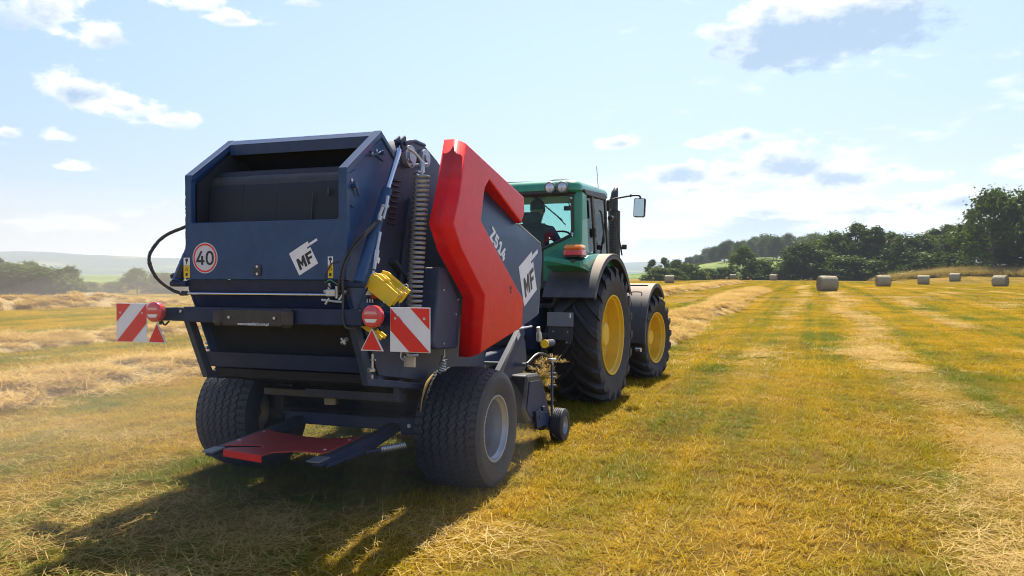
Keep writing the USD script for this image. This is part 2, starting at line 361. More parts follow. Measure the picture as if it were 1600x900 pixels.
ink = mat('black_ink', (0.02, 0.02, 0.025), 0.5, vary=0.05)
green = mat('green_paint', (0.008, 0.23, 0.115), 0.3, vary=0.08, dust=DUST, dust_amt=0.12, dust_up=0.10, coat=0.4)
fender_grey = mat('fender_plastic', (0.035, 0.036, 0.042), 0.55, vary=0.15, dust=(0.46, 0.36, 0.27), dust_amt=0.10, dust_up=0.95, scale=4, up_from=.62)
seat_cloth = mat('seat_cloth', (0.03, 0.035, 0.05), 0.9)
plate_grey = mat('grey_plate', (0.13, 0.145, 0.16), 0.45, vary=0.1, dust=DUST, dust_amt=0.2)
lamp_glass = mat('lamp_glass', (0.55, 0.55, 0.55), 0.12, metal=0.6, vary=0.1)
mirror_mat = mat('mirror_face', (0.55, 0.62, 0.62), 0.04, metal=1.0, vary=0.02)
shirt = mat('blue_shirt', (0.05, 0.10, 0.22), 0.9)
skin = mat('skin', (0.45, 0.25, 0.17), 0.55)
hair = mat('dark_hair', (0.03, 0.02, 0.015), 0.7)

def glass_mat():
    N = {'t': ('transparent_bsdf', {'color': (0.74, 0.90, 0.88)}), 'g': ('glossy_bsdf', {'color': (0.9, 0.95, 0.95), 'roughness': 0.02}), 'f': ('fresnel', {'IOR': 1.28}), 'm': ('mix_closure', {})}
    return usdkit.material(stage, '/World/Looks/cab_glass', N, [('f.fac', 'm.fac'), ('t.BSDF', 'm.closure1'), ('g.BSDF', 'm.closure2')], surface='m.closure')
glass = glass_mat()

def leafy(name, stops, trans=0.4, noise_scale=0.35, shift=0.5, strip=0.0, tint=(1.0, 1.0, 0.6)):
    """thin plant matter: colour by piece, shifted by a slow noise over the place; part of the light passes through"""
    N, L = {}, []
    N['g'] = ('geometry', {})
    N['n'] = ('noise_texture', {'scale': noise_scale, 'detail': 5.0, 'roughness': 0.6}); L.append(('g.position', 'n.vector'))
    math_node(N, L, 'a', 'multiply_add', 'n.fac', 2.4 * shift, -1.2 * shift)
    math_node(N, L, 'b', 'multiply_add', 'g.random_per_island', 1 - 0.3 * shift, 'a.value')
    math_node(N, L, 'c', 'add', 'b.value', 0.26 * shift, None, True)
    fac = 'c.value'
    if strip:                                                   # lines left along the mowing direction
        N['mw'] = ('mapping', {'scale': (1.15, 0.02, 0.0)}); N['mn'] = ('noise_texture', {'scale': 1.0, 'detail': 3.0, 'roughness': 0.6}); L += [('g.position', 'mw.vector'), ('mw.vector', 'mn.vector')]
        math_node(N, L, 'ml', 'multiply_add', 'mn.fac', 0.8, -0.36); fac = math_node(N, L, 'mc', 'add', 'c.value', 'ml.value', None, True)
    if strip:                                                   # paler green sward where a picked-up swath lay, behind the baler
        N['px'] = ('separate_xyz', {}); L.append(('g.position', 'px.vector'))
        math_node(N, L, 'p1', 'add', 'px.x', 0.35); math_node(N, L, 'p2', 'absolute', 'p1.value'); math_node(N, L, 'p3', 'multiply_add', 'n.fac', 1.1, -0.55); math_node(N, L, 'p4', 'add', 'p2.value', 'p3.value')
        N['p5'] = ('map_range', {'range_type': 'smoothstep', 'from_min': 0.75, 'from_max': 1.35, 'to_min': strip, 'to_max': 0.0, 'clamp': True}); L.append(('p4.value', 'p5.value'))
        N['p6'] = ('map_range', {'range_type': 'smoothstep', 'from_min': 1.0, 'from_max': 2.5, 'to_min': 1.0, 'to_max': 0.0, 'clamp': True}); L.append(('px.y', 'p6.value'))
        math_node(N, L, 'p7', 'multiply', 'p5.result', 'p6.result'); fac = math_node(N, L, 'p8', 'subtract', fac, 'p7.value', None, True)
    N['r'] = ('rgb_ramp', {'ramp': stops}); L.append((fac, 'r.fac'))
    N['d'] = ('diffuse_bsdf', {}); N['t'] = ('translucent_bsdf', {})
    N['tc'] = ('mix_color', {'blend_type': 'multiply', 'fac': 1.0, 'b': tint}); L.append(('r.color', 'tc.a'))
    N['gl'] = ('glossy_bsdf', {'roughness': 0.45, 'color': (0.5, 0.5, 0.45)})
    N['m'] = ('mix_closure', {'fac': trans}); N['m2'] = ('mix_closure', {'fac': 0.02})
    L += [('r.color', 'd.color'), ('tc.result', 't.color'), ('d.BSDF', 'm.closure1'), ('t.BSDF', 'm.closure2'), ('m.closure', 'm2.closure1'), ('gl.BSDF', 'm2.closure2')]
    return usdkit.material(stage, f'/World/Looks/{name}', N, L, surface='m2.closure')
grass_mat = leafy('stubble_grass', [(0.0, (0.17, 0.21, 0.015)), (0.08, (0.30, 0.26, 0.010)), (0.22, (0.46, 0.33, 0.014)), (0.42, (0.56, 0.36, 0.035)), (0.52, (0.13, 0.075, 0.008)), (0.62, (0.38, 0.23, 0.025)), (0.74, (0.80, 0.58, 0.16)), (1.0, (0.90, 0.76, 0.38))], 0.5, 0.45, 0.42, strip=0.6, tint=(1.0, 0.86, 0.42))
straw_mat = leafy('hay_straw', [(0.0, (0.52, 0.36, 0.12)), (0.35, (0.74, 0.55, 0.22)), (0.7, (0.84, 0.68, 0.34)), (1.0, (0.88, 0.78, 0.48))], 0.35, 0.8, 0.4, tint=(1.0, 0.92, 0.62))
litter_mat = leafy('stubble_litter', [(0.0, (0.15, 0.08, 0.012)), (0.4, (0.52, 0.36, 0.08)), (0.7, (0.84, 0.66, 0.27)), (1.0, (0.90, 0.77, 0.42))], 0.35, 0.6, 0.35, tint=(1.0, 0.88, 0.5))
crop_mat = leafy('ripe_crop_leaf', [(0.0, (0.36, 0.27, 0.10)), (1.0, (0.54, 0.42, 0.19))], 0.35, 0.1, 0.4)
leaf_dark = leafy('leaf_dark', [(0.0, (0.042, 0.070, 0.010)), (0.6, (0.082, 0.125, 0.016)), (1.0, (0.125, 0.17, 0.026))], 0.4, 0.25, 0.4)
leaf_mid = leafy('leaf_mid', [(0.0, (0.066, 0.105, 0.012)), (0.6, (0.12, 0.175, 0.020)), (1.0, (0.17, 0.22, 0.032))], 0.4, 0.25, 0.4)
leaf_light = leafy('leaf_light', [(0.0, (0.07, 0.11, 0.012)), (0.6, (0.13, 0.18, 0.02)), (1.0, (0.17, 0.21, 0.035))], 0.35, 0.25, 0.4)
bark = mat('bark', (0.10, 0.08, 0.06), 0.9, vary=0.3)

# ------------------------------------------------------------------ the lie of the land
def sstep(a, b, x): t = np.clip((x - a) / (b - a), 0, 1); return t * t * (3 - 2 * t)
def polar(b, d): return EYE[0] + d * np.sin(np.radians(b)), EYE[1] + d * np.cos(np.radians(b))
def ground(x, y):
    x, y = np.asarray(x, float), np.asarray(y, float)
    dx, dy = x - EYE[0], y - EYE[1]; d = np.hypot(dx, dy); b = np.degrees(np.arctan2(dx, dy))
    z = 0.34 * sstep(22, 65, d) * sstep(-25, -5, b)
    z = z + 1.9 * sstep(112, 170, d) * sstep(3.5, 9.5, b)                       # bank under the crop on the right
    z = z + 9.0 * np.exp(-((d - 400) / 110) ** 2) * np.exp(-((b + 3.0) / 6.5) ** 2)   # low wooded hill
    z = z - 0.62 * sstep(46, 53, d) * (1 - sstep(-41, -35, b)) * (1 - sstep(200, 400, d))
    z = z + 0.05 * (meshkit.noise(np.stack([x * 0.12, y * 0.12, 0 * x], -1), 3) - 0.5) * sstep(9, 20, d)
    return z

def field_mat():
    N, L = {}, []
    N['g'] = ('geometry', {})
    N['big'] = ('noise_texture', {'scale': 0.11, 'detail': 5.0, 'roughness': 0.6}); L.append(('g.position', 'big.vector'))
    N['ms'] = ('mapping', {'scale': (1.15, 0.02, 0.0)}); L.append(('g.position', 'ms.vector'))
    N['str'] = ('noise_texture', {'scale': 1.0, 'detail': 3.0}); L.append(('ms.vector', 'str.vector'))
    N['fine'] = ('noise_texture', {'scale': 14.0, 'detail': 8.0, 'roughness': 0.75}); L.append(('g.position', 'fine.vector'))
    math_node(N, L, 'a', 'multiply_add', 'big.fac', 0.5, -0.12)
    math_node(N, L, 'b', 'multiply_add', 'str.fac', 0.9, 'a.value'); math_node(N, L, 'c', 'multiply_add', 'fine.fac', 0.5, 'b.value')
    math_node(N, L, 'd', 'subtract', 'c.value', 0.40, None, True)
    N['r'] = ('rgb_ramp', {'ramp': [(0.0, (0.075, 0.060, 0.006)), (0.35, (0.15, 0.095, 0.008)), (0.6, (0.23, 0.135, 0.010)), (1.0, (0.33, 0.20, 0.025))]}); L.append(('d.value', 'r.fac'))
    # beyond the field: green meadow, farther off
    N['len'] = ('vector_math', {'math_type': 'distance', 'vector2': (float(EYE[0]), float(EYE[1]), 0.0)}); L.append(('g.position', 'len.vector1'))
    N['far'] = ('map_range', {'from_min': 190.0, 'from_max': 230.0, 'clamp': True}); L.append(('len.value', 'far.value'))
    N['mn'] = ('noise_texture', {'scale': 0.02, 'detail': 4.0}); L.append(('g.position', 'mn.vector'))
    N['mr'] = ('rgb_ramp', {'ramp': [(0.35, (0.07, 0.12, 0.02)), (0.65, (0.17, 0.20, 0.05))]}); L.append(('mn.fac', 'mr.fac'))
    N['mix'] = ('mix_color', {}); L += [('far.result', 'mix.fac'), ('r.color', 'mix.a'), ('mr.color', 'mix.b')]
    N['bp'] = ('bump', {'strength': 0.6, 'distance': 0.03}); L.append(('fine.fac', 'bp.height'))
    N['p'] = ('principled_bsdf', {'roughness': 0.95, 'specular_ior_level': 0.1}); L += [('mix.result', 'p.base_color'), ('bp.normal', 'p.normal')]
    return usdkit.material(stage, '/World/Looks/mown_field', N, L, surface='p.BSDF')
def polar_sheet(radii, bears, zf, wrap=False):
    Rr, B = np.meshgrid(radii, bears, indexing='ij'); X, Y = polar(B, Rr); V = np.stack([X, Y, zf(X, Y, Rr, B)], -1).reshape(-1, 3)
    n, m = Rr.shape; i, j = np.meshgrid(np.arange(n - 1), np.arange(m if wrap else m - 1), indexing='ij'); j2 = (j + 1) % m
    a, b, c, d = i * m + j, (i + 1) * m + j, (i + 1) * m + j2, i * m + j2
    F = np.vstack([np.stack([a, c, b], -1).reshape(-1, 3), np.stack([a, d, c], -1).reshape(-1, 3)])
    return tm(V, F)
radii = np.r_[0.01, np.geomspace(1, 7000, 130)]
fm = polar_sheet(radii, np.arange(0, 360, 1.5), lambda X, Y, Rr, B: ground(X, Y), wrap=True)
tag(obj('field', fm, field_mat(), smooth=True), 'mown hay field of yellow green stubble', kind='structure')

def hills_mat():
    N, L = {}, []
    N['g'] = ('geometry', {})
    N['n'] = ('noise_texture', {'scale': 0.004, 'detail': 6.0, 'roughness': 0.55}); L.append(('g.position', 'n.vector'))
    N['r'] = ('rgb_ramp', {'ramp': [(0.38, (0.03, 0.06, 0.02)), (0.55, (0.04, 0.075, 0.025)), (0.62, (0.16, 0.17, 0.06)), (0.8, (0.22, 0.2, 0.08))]}); L.append(('n.fac', 'r.fac'))
    N['p'] = ('principled_bsdf', {'roughness': 1.0, 'specular_ior_level': 0.0}); L.append(('r.color', 'p.base_color'))
    return usdkit.material(stage, '/World/Looks/wooded_hills', N, L, surface='p.BSDF')
def hills_z(X, Y, Rr, B):
    s = meshkit.fbm(np.stack([X / 900, Y / 900, 0 * X], -1), 4, 5)
    t = meshkit.fbm(np.stack([X / 60, Y / 60, 0 * X], -1), 3, 9)
    prof = np.exp(-((Rr - 3900) / 900) ** 2)
    lift = 0.72 + 0.55 * np.exp(-((B + 48) / 9) ** 2)
    return -3 + prof * (70 * lift * (0.45 + 1.0 * s)) + 6 * prof * t
hm = polar_sheet(np.linspace(2300, 5600, 36), np.arange(-85, 40.1, 0.25), hills_z)
tag(obj('hills', hm, hills_mat(), smooth=True), 'far wooded ridge fading blue on the horizon', kind='structure')

# ------------------------------------------------------------------ grass and hay pieces
def ribbons(base, az, length, width, rise, curl, segs=2, turn=None):
    """flat blades: base (n,3); each grows along its azimuth with given rise angle, bending by curl (radians along the blade)"""
    n = len(base); P = [base.copy()]; a = rise.copy(); az = np.array(az, float); d = np.stack([np.cos(az), np.sin(az)], 1)
    for k in range(segs):
        st = length / segs
        P.append(P[-1] + np.c_[d * (np.cos(a) * st)[:, None], np.sin(a) * st]); a = a - curl / segs
        if turn is not None: az = az + turn / segs; d = np.stack([np.cos(az), np.sin(az)], 1)
    side = np.stack([-d[:, 1], d[:, 0], np.zeros(n)], 1)
    V, F = [], []
    for k in range(segs):
        w = width * (1 - 0.35 * k / segs) / 2
        V += [P[k] - side * w[:, None], P[k] + side * w[:, None]]
    V.append(P[segs]); V = np.stack(V, 1); m = V.shape[1]
    o = np.arange(n)[:, None] * m; fs = []
    for k in range(segs - 1):
        fs += [(2 * k, 2 * k + 1, 2 * k + 3), (2 * k, 2 * k + 3, 2 * k + 2)]
    fs.append((2 * segs - 2, 2 * segs - 1, 2 * segs))
    F = (np.array(fs)[None] + o[:, :, None]).reshape(-1, 3)
    return tm(V.reshape(-1, 3), F)
def grass_patch(size, n, h, w, seed, lying=0.45):
    g = np.random.default_rng(seed)
    xy = g.uniform(-size / 2, size / 2, (n * 2, 2))
    dens = meshkit.fbm(np.c_[xy * 7 / max(size, 1), np.full(len(xy), seed * 3.7)], 3, seed)
    keep = np.argsort(-(dens + g.normal(0, 0.16, len(xy))))[:n]; xy = xy[keep]; dd = dens[keep]
    # tufts: pull some blades towards tuft centres
    c = g.uniform(-size / 2, size / 2, (max(6, n // 28), 2)); k = g.integers(0, len(c), n); t = (g.random(n) < 0.35)
    xy = np.where(t[:, None], c[k] + g.normal(0, 0.022 * (1 if size < 1.5 else size), (n, 2)), xy)
    ly = g.random(n) < lying
    ht = h * g.lognormal(-0.05, 0.38, n) * (0.7 + 0.6 * dd)
    rise = np.where(ly, g.uniform(0.05, 0.45, n), g.uniform(0.75, 1.5, n)); curl = np.where(ly, g.normal(0, 0.5, n), g.uniform(0.1, 1.5, n))
    length = np.where(ly, ht * g.uniform(1.0, 2.4, n), ht)
    z = np.where(ly, g.uniform(0.004, h * 0.7, n), -0.004)
    return ribbons(np.c_[xy, z], g.uniform(0, 2 * PI, n), length, w * g.uniform(0.6, 1.4, n), rise, curl)
def hay_tuft(n, r, hgt, lmin, lmax, w, seed, flat=0.24, segs=3, turn=0.9):
    g = np.random.default_rng(seed)
    a, q = g.uniform(0, 2 * PI, n), r * np.sqrt(g.random(n)) * 0.8
    z = hgt * g.random(n) * (1 - 0.6 * (q / r) ** 2)
    L = g.uniform(lmin, lmax, n)
    az = g.normal(0, 1.3, n) + g.integers(0, 2, n) * PI; rise = g.normal(0.06, flat, n)
    P0 = np.c_[q * np.cos(a), q * np.sin(a), z] - np.c_[np.cos(az), np.sin(az), np.sin(rise)] * (L * 0.45)[:, None]
    m = ribbons(P0, az, L, w * g.uniform(0.6, 1.5, n), rise, g.normal(0.25, 0.6, n), segs, g.normal(0, turn, n))
    m.vertices[:, 2] = np.maximum(m.vertices[:, 2], 0.004)
    return m

near_p = [(grass_patch(1.0, 3600, 0.040, 0.0044, 11 + i), grass_mat) for i in range(5)]
mid_p = [(grass_patch(2.0, 5600, 0.045, 0.011, 31 + i), grass_mat) for i in range(4)]
far_p = [(grass_patch(6.0, 6500, 0.055, 0.022, 51 + i, 0.1), grass_mat) for i in range(3)]
def scatter_grid(cell, rmin, rmax, bmin, bmax, seed):
    g = np.random.default_rng(seed); n = int(rmax / cell) + 2
    I, J = np.meshgrid(np.arange(-n, n), np.arange(-n, n)); X = (I.ravel() + 0.5) * cell + EYE[0]; Y = (J.ravel() + 0.5) * cell + EYE[1]
    d = np.hypot(X - EYE[0], Y - EYE[1]); b = np.degrees(np.arctan2(X - EYE[0], Y - EYE[1]))
    k = (d >= rmin) & (d < rmax) & (((b > bmin) & (b < bmax)) | (d < 3.0))
    X, Y = X[k] + g.uniform(-.1, .1, k.sum()) * cell, Y[k] + g.uniform(-.1, .1, k.sum()) * cell
    return X, Y, g
def add_grass(name, protos, cell, rmin, rmax, bmin, bmax, seed, label):
    X, Y, g = scatter_grid(cell, rmin, rmax, bmin, bmax, seed); n = len(X)
    s = g.uniform(0.85, 1.2, n)
    if rmax < 20:
        k = 2600; bb = g.uniform(bmin, bmax, k); dd = np.sqrt(g.uniform(2.2 ** 2, 24 ** 2, k)); x2, y2 = polar(bb, dd)
        pick = np.r_[g.integers(0, len(protos), n), len(protos) + g.integers(0, 3, k)]; X, Y, s, n = np.r_[X, x2], np.r_[Y, y2], np.r_[s, g.uniform(.8, 1.2, k)], n + k; protos = protos + litter
    else: pick = g.integers(0, len(protos), n)
    p = instancer(numbered('/World', name), protos, np.c_[X, Y, ground(X, Y)], pick, g.integers(0, 4, n) * PI / 2 + g.normal(0, .05, n), np.c_[np.full(n, 1.06), np.full(n, 1.06), s])
    return tag(p, label, 'grass', kind='stuff')
litter = [(hay_tuft(420, 0.68, 0.014, 0.03, 0.15, 0.0042, 170 + i, 0.12, 2), litter_mat) for i in range(3)]
tufts_near = [(hay_tuft(200, 0.40, 0.12, 0.14, 0.55, 0.0085, 70 + i), straw_mat) for i in range(5)]
tufts_far = [(hay_tuft(110, 0.55, 0.22, 0.25, 0.70, 0.022, 80 + i, segs=2), straw_mat) for i in range(3)]
flat_tufts = [(hay_tuft(52, 0.55, 0.03, 0.08, 0.36, 0.0040, 90 + i, 0.07, 3, 0.45), straw_mat) for i in range(5)]
add_grass('grass', near_p, 1.0, 0, 15, -68, 26, 1, 'short yellow green stubble grass close by around the baler')
add_grass('grass', mid_p, 2.0, 14, 42, -64, 22, 2, 'short yellow green stubble grass in the middle of the field')
add_grass('grass', far_p, 6.0, 40, 150, -60, 20, 3, 'short yellow green stubble grass in the far part of the field')

flat_far = [(hay_tuft(46, 0.50, 0.05, 0.15, 0.45, 0.011, 95 + i, 0.08, 2, 0.4), straw_mat) for i in range(5)]
mound_mat = mat('hay_heap', (0.27, 0.185, 0.06), 0.95, vary=0.6, scale=14.0, bump=1.0, bump_scale=45)
def windrow(x0, y0, y1, label, width=1.5, height=0.30, far=False, bend=0.25, seed=0, per_m=9):
    g = np.random.default_rng(200 + seed); cy = (y0 + y1) / 2
    cx = lambda y: x0 + bend * (meshkit.noise(np.stack([y * 0.13, 0 * y + seed * 5.3, 0 * y], -1), seed) - 0.5) * 2
    t = thing('hay_windrow', label, 'hay windrow', (x0, cy, float(ground(x0, cy))), group='hay windrows on the mown field')
    ys = np.arange(y0, y1, 0.12 if not far else 0.5); us = np.linspace(-1, 1, 17)
    Yg, Ug = np.meshgrid(ys, us, indexing='ij')
    wv = width / 2 * (0.8 + 0.5 * meshkit.noise(np.stack([Yg * 0.6, 0 * Yg, 0 * Yg + seed], -1), 4))
    Xg = cx(Yg) + Ug * wv
    prof = np.maximum(1 - Ug ** 2, 0) ** 0.8
    nz = meshkit.fbm(np.stack([Xg * 2.3, Yg * 2.3, 0 * Yg], -1), 4, seed)
    fade = sstep(0, 1.2, Yg - y0) * sstep(0, 1.2, y1 - Yg)
    Z = ground(Xg, Yg) - 0.02 + height * 0.75 * prof * (0.35 + 1.1 * nz) * fade
    n, m = Yg.shape; i, j = np.meshgrid(np.arange(n - 1), np.arange(m - 1), indexing='ij'); a, b, c, d = i * m + j, (i + 1) * m + j, (i + 1) * m + j + 1, i * m + j + 1
    F = np.vstack([np.stack([a, d, c], -1).reshape(-1, 3), np.stack([a, c, b], -1).reshape(-1, 3)])
    gz = float(ground(x0, cy))
    obj('heap', tm(np.stack([Xg - x0, Yg - cy, Z - gz], -1).reshape(-1, 3), F), mound_mat, t, smooth=True)
    def top(x, y):
        u_ = (x - cx(y)) / (width / 2 * (0.8 + 0.5 * meshkit.noise(np.stack([y * 0.6, 0 * y, 0 * y + seed], -1), 4)))
        return height * 0.75 * np.maximum(1 - u_ ** 2, 0) ** 0.8 * (0.35 + 1.1 * meshkit.fbm(np.stack([x * 2.3, y * 2.3, 0 * y], -1), 4, seed)) * sstep(0, 1.2, y - y0) * sstep(0, 1.2, y1 - y)
    k = int((y1 - y0) * per_m); yy = g.uniform(y0, y1, k); u = np.where(g.random(k) < 0.85, g.uniform(-1.08, 1.08, k), g.normal(0, 0.9, k))
    xx = cx(yy) + u * width / 2
    zz = ground(xx, yy) + top(xx, yy) + 0.01
    protos = tufts_far if far else tufts_near
    s = g.uniform(0.7, 1.15, k)
    p = instancer(path_of(t) + '/straw', protos, np.c_[xx - x0, yy - cy, zz - gz - 0.03], g.integers(0, len(protos), k), g.uniform(0, 2 * PI, k), np.c_[s, s, s * g.uniform(0.6, 1.1, k)])
    tag(p, kind='stuff')
    return t
windrow(-6.75, -3.5, 26, 'nearest thick hay windrow on the left, running past the baler wheel', 2.0, 0.34, seed=1, per_m=20)
windrow(-13.2, -1.0, 40, 'second hay windrow from the left of the baler, behind the striped board', 2.0, 0.30, seed=2, per_m=17)
windrow(-31.0, 8, 60, 'distant hay windrow along the left hedge at the field edge', 2.4, 0.75, True, seed=3, per_m=12)
windrow(-0.55, 8.3, 60, 'hay windrow straight ahead of the tractor, waiting to be picked up', 1.7, 0.38, seed=4, per_m=18)
windrow(-6.2, 38, 105, 'far hay windrow left of the one in front of the tractor', 1.7, 0.45, True, seed=5, per_m=8)
# thin leftovers of a picked-up windrow on the right, and stray straw everywhere
def strays():
    g = np.random.default_rng(5); P = []
    yy = g.uniform(-4, 60, 2300); xx = 4.9 + 0.30 * np.sin(yy * 0.35) + g.normal(0, 0.24, len(yy))
    k = meshkit.fbm(np.stack([xx * 0.5, yy * 0.42, 0 * xx], -1), 3, 21) + g.normal(0, .05, len(yy)) > np.where(yy < 3, 0.54, 0.585)
    P.append(np.c_[xx, yy][k])
    for x0_, n_ in ((2.7, 500), (7.9, 700), (15.5, 700)):
        yy = g.uniform(6, 90, n_); xx = x0_ + 0.3 * np.sin(yy * 0.11 + x0_) + g.normal(0, 0.16, n_); k = meshkit.fbm(np.stack([xx * 0.4, yy * 0.25, 0 * xx + x0_], -1), 3, 25) > 0.47; P.append(np.c_[xx, yy][k])
    yy = g.uniform(5, 80, 1500); xx = 11.5 + g.normal(0, 0.6, len(yy)); k = meshkit.fbm(np.stack([xx * 0.4, yy * 0.3, 0 * xx], -1), 3, 22) > 0.55; P.append(np.c_[xx, yy][k])
    n = 520; yy = g.uniform(-3, 55, n) ** 1.0; P.append(np.c_[4.9 + 0.30 * np.sin(yy * 0.35) + g.normal(0, 0.22, n), yy])
    n = 500; xx = g.uniform(-12, 10, n); yy = g.uniform(-5, 16, n); k = meshkit.fbm(np.stack([xx * 0.5, yy * 0.5, 0 * xx], -1), 3, 23) > 0.60; P.append(np.c_[xx, yy][k])
    n = 240; P.append(np.c_[g.normal(0.0, 0.8, n), g.uniform(-5, -1.0, n)])
    n = 380; P.append(np.c_[g.uniform(-5.0, -1.5, n), g.uniform(-4, 1, n)][:120])
    P = np.vstack(P); n = len(P); s = g.uniform(0.5, 1.0, n)
    far = np.hypot(P[:, 0] - EYE[0], P[:, 1] - EYE[1]) > 15; pk = g.integers(0, 5, n) + 5 * far
    p = instancer('/World/loose_hay', flat_tufts + flat_far, np.c_[P, ground(P[:, 0], P[:, 1]) + 0.03], pk, g.uniform(0, 2 * PI, n), np.c_[s, s, s])
    tag(p, 'loose pale straw scattered thinly over the stubble', 'hay', kind='stuff')
strays()
def crop():
    pr = [(grass_patch(5.0, 3500, 0.55, 0.04, 130 + i, 0.0), crop_mat) for i in range(3)]
    g = np.random.default_rng(77); n = 900
    b = g.uniform(4.5, 22, n); d = g.uniform(128, 175, n); d = np.maximum(d, 150 - (b - 4.5) * 1.2); X, Y = polar(b, d)
    p = instancer('/World/ripe_crop', pr, np.c_[X, Y, ground(X, Y) - 0.1], g.integers(0, 3, n), g.uniform(0, 6.28, n))
    tag(p, 'strip of standing golden crop on the bank before the trees', 'crop', kind='stuff')
crop()

# ------------------------------------------------------------------ round bales
def bale_body():
    g = np.random.default_rng(3); r, h = 0.6, 0.61
    prof = [(0.0, -h), (0.25, -h), (0.5, -h), (0.56, -h), (0.59, -h + .02), (r, -h + .07)] + [(r, v) for v in np.linspace(-h + .14, h - .14, 22)] + [(r, h - .07), (0.59, h - .02), (0.56, h), (0.5, h), (0.25, h), (0.0, h)]
    m = lathe(prof, 64)
    v = m.vertices; q = meshkit.fbm(v * 5, 4, 2); n = v * [0, 1, 1]; n /= np.linalg.norm(n, axis=1)[:, None] + 1e-9
    m.vertices = v + n * ((q - 0.5) * 0.05)[:, None] * (np.hypot(v[:, 1], v[:, 2]) > .5)[:, None] + np.c_[np.sign(v[:, 0]) * (meshkit.fbm(v * 9, 3, 4) - .5) * .05, np.zeros(len(v)), np.zeros(len(v))]
    m.vertices[:, 2] = np.maximum(m.vertices[:, 2], -0.575)
    return move(m, (0, 0, 0.575))
def bale_mat():
    N, L = {}, []
    N['tc'] = ('texture_coordinate', {})
    N['mp'] = ('mapping', {'scale': (60.0, 4.0, 4.0)}); L.append(('tc.object', 'mp.vector'))
    N['n'] = ('noise_texture', {'scale': 1.0, 'detail': 5.0, 'roughness': 0.7}); L.append(('mp.vector', 'n.vector'))
    N['n2'] = ('noise_texture', {'scale': 22.0, 'detail': 6.0, 'roughness': 0.7}); L.append(('tc.object', 'n2.vector'))
    math_node(N, L, 'a', 'multiply_add', 'n2.fac', 0.6, 'b0.value'); math_node(N, L, 'b0', 'multiply', 'n.fac', 0.5)
    N['r'] = ('rgb_ramp', {'ramp': [(0.34, (0.08, 0.065, 0.035)), (0.5, (0.24, 0.20, 0.11)), (0.68, (0.42, 0.37, 0.24))]}); L.append(('a.value', 'r.fac'))
    N['bp'] = ('bump', {'strength': 0.8, 'distance': 0.03}); L.append(('a.value', 'bp.height'))
    N['p'] = ('principled_bsdf', {'roughness': 0.85}); L += [('r.color', 'p.base_color'), ('bp.normal', 'p.normal')]
    return usdkit.material(stage, '/World/Looks/net_wrapped_hay', N, L, surface='p.BSDF')
def bale_face_mat():
    return mat('cut_hay_end', (0.24, 0.20, 0.12), 0.95, vary=0.4, scale=18, bump=0.8, bump_scale=40)
def bale_end(s):
    V, n = [], 420                                              # rolled hay: a raised spiral on the end
    a = np.linspace(0, 2 * PI * 9, n); r = np.linspace(0.03, 0.55, n); g = np.random.default_rng(9)
    P = np.c_[np.full(n, s * 0.625) + g.normal(0, .004, n), r * np.cos(a), 0.575 + r * np.sin(a)]
    return tube(P, 0.018, 5)
BALES = [  # bearing, distance, turn, label
    (0.76, 65, 0.35, 'largest round hay bale, nearest of the row right of the tractor'),
    (4.08, 90, 0.15, 'second largest round bale, alone between the largest bale and the crop strip'),
    (6.37, 109, -0.1, 'pale round bale third in size, just left of the golden crop strip'),
    (10.5, 97, -0.55, 'round bale at the far right, in front of the golden crop'),
    (8.10, 127, -0.3, 'small round bale against the golden crop, left of the far right one'),
    (5.22, 150, 0.4, 'small round bale at the left tip of the golden crop strip'),
    (2.91, 166, 0.2, 'small round bale by the tree line, left of the second largest bale'),
    (1.60, 168, 0.5, 'half hidden round bale just behind the largest bale'),
    (-9.42, 118, 0.1, 'small round bale peeping out above the front tractor fender'),
    (-5.2, 175, 0.1, 'tiny far round bale under the lone tree behind the windrow'),
    (-3.75, 172, 0.2, 'tiny far round bale right of the lone tree'),
    (-2.60, 160, -0.2, 'tiny far round bale at the end of the windrow ahead'),
    (-47.3, 53, 0.9, 'lone round bale on the far left behind the distant windrow'),
]
bale_src = None
for b, d, tz, lab in BALES:
    x, y = polar(b, d); z = float(ground(x, y)) - 0.01
    if bale_src is None:
        bale_src = thing('hay_bale', lab, 'hay bale', (x, y, z), tz, group='round hay bales on the field')
        obj('net_wrapped_roll', bale_body(), bale_mat(), bale_src, smooth=40)
        for s in (-1, 1): obj('rolled_end', bale_end(s), bale_face_mat(), bale_src)
    else:
        copy_of(bale_src, 'hay_bale', lab, 'hay bale', (x, y, z), tz, group='round hay bales on the field')

